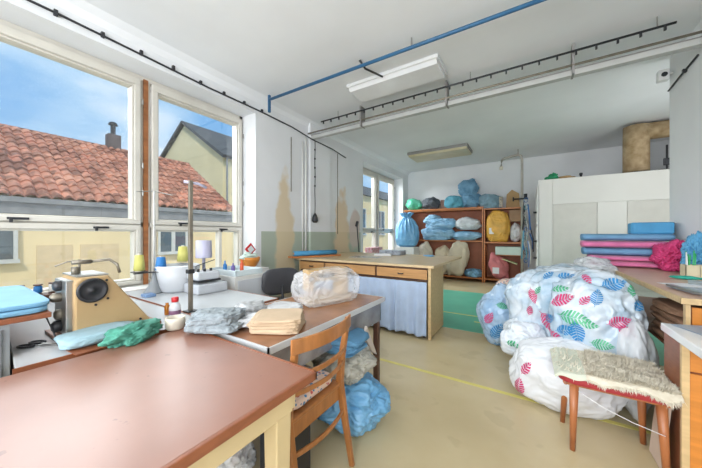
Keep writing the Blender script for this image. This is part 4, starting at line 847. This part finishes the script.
for k, (x, y, rz, sx, sy, mt, lb) in enumerate(((1.0, 2.98, .4, .3, .21, paper, 'white paper sheet farther back on the right worktable'), (1.13, 3.14, -.3, .21, .3, magazine, 'printed leaflet near the pen box'), (.93, 2.70, .15, .2, .3, magazine, 'printed leaflet at the front left of the right worktable'), (1.12, 2.72, -.2, .3, .25, paper, 'white paper sheet at the front right of the right worktable'), (1.22, 2.95, .6, .2, .28, magazine, 'printed leaflet against the right wall'))):
    one('paper_sheet', MB().obox((x, y, .9305+.0022*k), (sx, sy, .0018), rz=rz), mt, lb, 'paper')
one('fabric_ruler', MB().obox((.84, 2.62, .95), (.03, .35, .012), rz=.12), steel, 'grey metal ruler lying at the edge of the right worktable', 'ruler')
# near drawer unit
t = thing('drawer_unit', 'small orange drawer unit at the right picture edge', 'cabinet', (1.0, 2.2, 0))
m = MB().box(.672, .69, 2.115, 2.36, 0, .735); m.box(.69, 1.34, 2.13, 2.36, 0, .735); m.build('body', edge_brown, t, bevel=.003)
MB().box(.662, .69, 2.105, 2.125, 0, .745).build('front_stile', birch, t)
MB().box(.692, 1.34, 2.112, 2.13, .60, .73).build('drawer', orange_wood, t, bevel=.003)
MB().box(.692, 1.34, 2.112, 2.13, .03, .59).build('door', orange_wood, t, bevel=.003)
MB().box(.66, 1.34, 2.10, 2.37, .745, .757).build('top_board', birch, t, bevel=.003)
t = thing('white_drawing_board', 'thick white board lying on the orange drawer unit', 'board', (.95, 2.0, .76))
MB().box(.63, 1.33, 1.75, 2.26, .758, .80).build('panel', lampw, t, bevel=.005)
for k, (x, y, rz, c, lb) in enumerate(((.80, 2.13, .35, M('grey_folder', '8d98a6', .4, var=.1), 'grey folder on the white board'), (.86, 1.98, -.1, paper, 'white paper on the white board'), (.92, 2.08, .2, M('dark_blue_card', '3c4f86', .5, var=.3, scale=20), 'dark blue card on the white board'))):
    one('paper_sheet', MB().obox((x, y, .805+.005*k), (.2, .27, .004), rz=rz), c, lb, 'paper')
# cardboard sheet
one('cardboard_sheet', MB().obox((.635, 2.28, .20), (.012, .17, .395), ry=R(5)), M('pinkish_card', 'cdb7a6', .7, var=.06), 'pinkish cardboard sheet leaning beside the drawer unit behind the stool', 'cardboard')
# ---------------------------------------------------------------- big leaf print bags
def leaf(m, bvh, org, px, py, size, ang, mi):
    # leaf printed on the bag: slanted barbs either side of a midrib, lying on the film where the sight line meets it
    l = (px-351)/276; v = (234-py)/276; T = R(32.7)
    d = Vector((-math.sin(T)+math.cos(T)*l, math.cos(T)+math.sin(T)*l, v)).normalized()
    hit, n, _, _ = bvh.ray_cast(org, d)
    if hit is None: return
    if n.dot(d) > 0: n = -n
    nb = (n*.6 - d*.8).normalized(); up = Vector((0, 0, 1)); u = (up - nb*up.dot(nb)).normalized(); r_ = u.cross(nb).normalized()
    a = math.radians(ang); X = r_*math.cos(a)+u*math.sin(a); Y = nb.cross(X)
    def P(x, y):
        q = hit + X*x*size*.85 + Y*y*size*.85; h, nn_, _, _ = bvh.ray_cast(q + nb*.12, -nb, .3)
        return (h + nb*.0045) if h is not None else None
    m.mi = mi; N = 8 if size > .14 else 5; wd = .27
    def half(x): t = (x+.5); return wd*math.sin(PI*min(1, max(0, t))**.8) if 0 < t < 1 else 0
    for s_ in (-1, 1):
        for k in range(N):
            x0 = -.5+k/N*.93; x1 = x0+.60/N; rows = []
            for q in range(5):
                f = q/4; sh = .11*f; y0 = .018+half(min(.49, x0+sh))*f
                y1 = .018+half(min(.49, x1+sh))*f
                a_, b_ = P(x0+sh, s_*y0), P(x1+sh, s_*y1)
                if a_ is None or b_ is None: rows = None; break
                rows.append((m.bm.verts.new(a_), m.bm.verts.new(b_)))
            if rows:
                for q in range(4): m._f([rows[q][0], rows[q][1], rows[q+1][1], rows[q+1][0]])
    pr_ = [P(-.58+1.08*k/8, 0) for k in range(9)]; pv = [P(-.58+1.08*k/8, .02) for k in range(9)]
    if all(p is not None for p in pr_+pv):
        A = [m.bm.verts.new(p) for p in pr_]; B = [m.bm.verts.new(p) for p in pv]
        for k in range(8): m._f([A[k], A[k+1], B[k+1], B[k]])
def leafy(blobs, mat, leaves, label, name='leaf_print_bag'):
    m = MB()
    for b in blobs: m.blob(**b)
    bmesh.ops.recalc_face_normals(m.bm, faces=m.bm.faces)
    bvh = BVHTree.FromBMesh(m.bm); o = Vector((0, 0, 1.3))
    for L_ in leaves: leaf(m, bvh, o, *L_)
    ob = m.build(name, [mat, L_PINK, L_BLUE, L_GREEN], smooth=True, clean=False); return tag(ob, label, 'bag')
leafy([dict(c=(.27, 3.30, .58), r=(.47, .40, .43), seed=203, amp=.09, crease=.06, cf=3.4, pw=.85, sub=6),
       dict(c=(.44, 2.97, .55), r=(.30, .35, .43), seed=207, amp=.08, crease=.055, cf=3.4, pw=.8, sub=6)],
      leafbag, [(549, 275, .13, 60, 2), (566, 276, .14, 10, 2), (587, 279, .11, -60, 1), (614, 284, .20, 20, 2), (563, 300, .22, 25, 1), (597, 297, .15, 80, 2), (561, 288, .13, -5, 3), (575, 318, .22, -5, 3), (620, 322, .16, 25, 1), (547, 322, .20, -50, 1), (577, 333, .20, -80, 2), (550, 318, .15, 30, 2), (538, 290, .10, 60, 3), (590, 325, .12, 0, 3), (603, 345, .15, 0, 3), (629, 333, .15, -20, 1), (555, 335, .12, -20, 1), (530, 310, .11, 80, 1), (566, 330, .16, 20, 2), (640, 305, .14, 50, 2), (533, 296, .15, -70, 1), (541, 340, .15, 70, 3), (600, 270, .14, -10, 3), (632, 290, .13, 70, 3), (585, 300, .11, 50, 1)],
      'biggest clear bag with pink, blue and green leaf print before the right worktable')
leafy([dict(c=(-.27, 3.66, .34), r=(.24, .24, .34), seed=211, amp=.12, crease=.05, zmin=.005, sub=6)],
      leafbag2, [(497, 331, .24, 60, 2), (489, 318, .18, 60, 1), (511, 302, .18, -80, 1), (503, 346, .18, 20, 2), (503, 306, .15, 0, 3)],
      'left leaf print bag with pale blue filling at the edge of the bag pile')
leafy([dict(c=(-.02, 2.98, .35), r=(.20, .20, .17), seed=215, amp=.14, crease=.07, zmin=.02, sub=6)],
      M('white_leaf_film', 'd6dde4', .2, var=.05, bump=.7, bscale=9), [(513, 357, .15, 30, 1), (524, 356, .14, -40, 2), (514, 344, .13, 0, 3)],
      'small white leaf print bag between the large leaf bag and the white sack')
leafy([dict(c=(.24, 2.66, .22), r=(.37, .26, .27), seed=222, amp=.07, crease=.035, cf=2.4, zmin=.004, sub=6)],
      whitep, [(519, 386, .17, 80, 1), (526, 368, .14, 60, 1)],
      'big white plastic sack on the floor behind the sheepskin stool', 'white_sack')
bag('milky_bag', (.62, 2.74, .37), (.115, .24, .36), 231, film2, 'milky clear bag wedged between the big leaf print bag and the right worktable', crease=.05, amp=.1, zmin=.02)
bag('clear_bag', (.60, 3.95, .93), (.17, .25, .11), 230, film2, 'clear plastic bag slumped over the edge of the right worktable pile', crease=.14)
m = MB(); 
bag('floral_cloth', (-.12, 3.95, .66), (.2, .14, .09), 232, floral_mat(), 'pale floral cloth lying behind the left leaf print bag', 'cloth', crease=.14)
# ---------------------------------------------------------------- stool with sheepskin
t = thing('stool', 'red upholstered stool with round wooden legs and a sheepskin', 'stool', (.42, 2.28, 0))
m = MB(); slab(m, (.415, 2.28, .432), (.265, .21, .027), 301, pw=.35, amp=0, crease=0, sub=5); m.build('seat', redv, t, smooth=True)
MB().box(.20, .63, 2.12, 2.44, .385, .406).build('seat_frame', leg_wood, t, bevel=.004)
for (x, y, fx, fy) in ((.235, 2.14, .225, 2.12), (.225, 2.40, .20, 2.40), (.585, 2.40, .60, 2.42), (.60, 2.14, .615, 2.12)):
    MB().cyl((x, y, .40), (fx, fy, 0), .024, .014, n=14).build('leg', leg_wood, t, smooth=True)
def skinz(x, y):
    dx = max(0, abs(x-.415)-.25); dy = max(0, abs(y-2.28)-.20)
    return .480 - 1.3*(dx*dx+dy*dy)**.5*.55 + .010*noise.noise(Vector((x*7, y*7, 1)))
def fsk(u, v):
    x = .135+.52*u; w = .232+.03*noise.noise(Vector((u*4, 0, 2))); y = 2.29+(v*2-1)*w + .015*noise.noise(Vector((u*6, v, 5)))
    z = skinz(x, y)
    return (x, y, z + .012*math.sin(PI*u)*math.sin(PI*v))
m = MB(); m.sheet(60, 46, fsk, .012); m.mi = 1
for f in m.bm.faces:
    if f.calc_center_median().x > .285: f.material_index = 1
rr = random.Random(9)
for k in range(26000):
    u, v = rr.random(), rr.random()
    if u < .28+.10*(v) and rr.random() > .03: continue
    p = Vector(fsk(u, v)); a = rr.uniform(0, 2*PI); l_ = rr.uniform(.016, .032)*(.6+.8*max(0, noise.noise(p*22)+.5))
    d = Vector((math.cos(a)*.7+.3, math.sin(a)*.7-.4, .9)).normalized()*l_; s_ = Vector((-math.sin(a), math.cos(a), 0))*.0026
    if v < .05: p.z -= rr.uniform(0, .012)
    if v < .07: d = Vector((math.cos(a)*.3, -.6, -.5)).normalized()*l_
    b0 = m.bm.verts.new(p-s_); b1 = m.bm.verts.new(p+s_); b2 = m.bm.verts.new(p+d); f = m._f([b0, b1, b2])
o = m.build('sheepskin', [hide, skin], clean=False); tag(o, 'beige sheepskin draped over the red stool seat', 'sheepskin')
one('white_string', MB().tube([(.25, 2.10, .37), (.36, 2.09, .315), (.48, 2.10, .27), (.60, 2.085, .25)], .002, 5), paper, 'thin white string hanging below the stool seat', 'string', smooth=True)
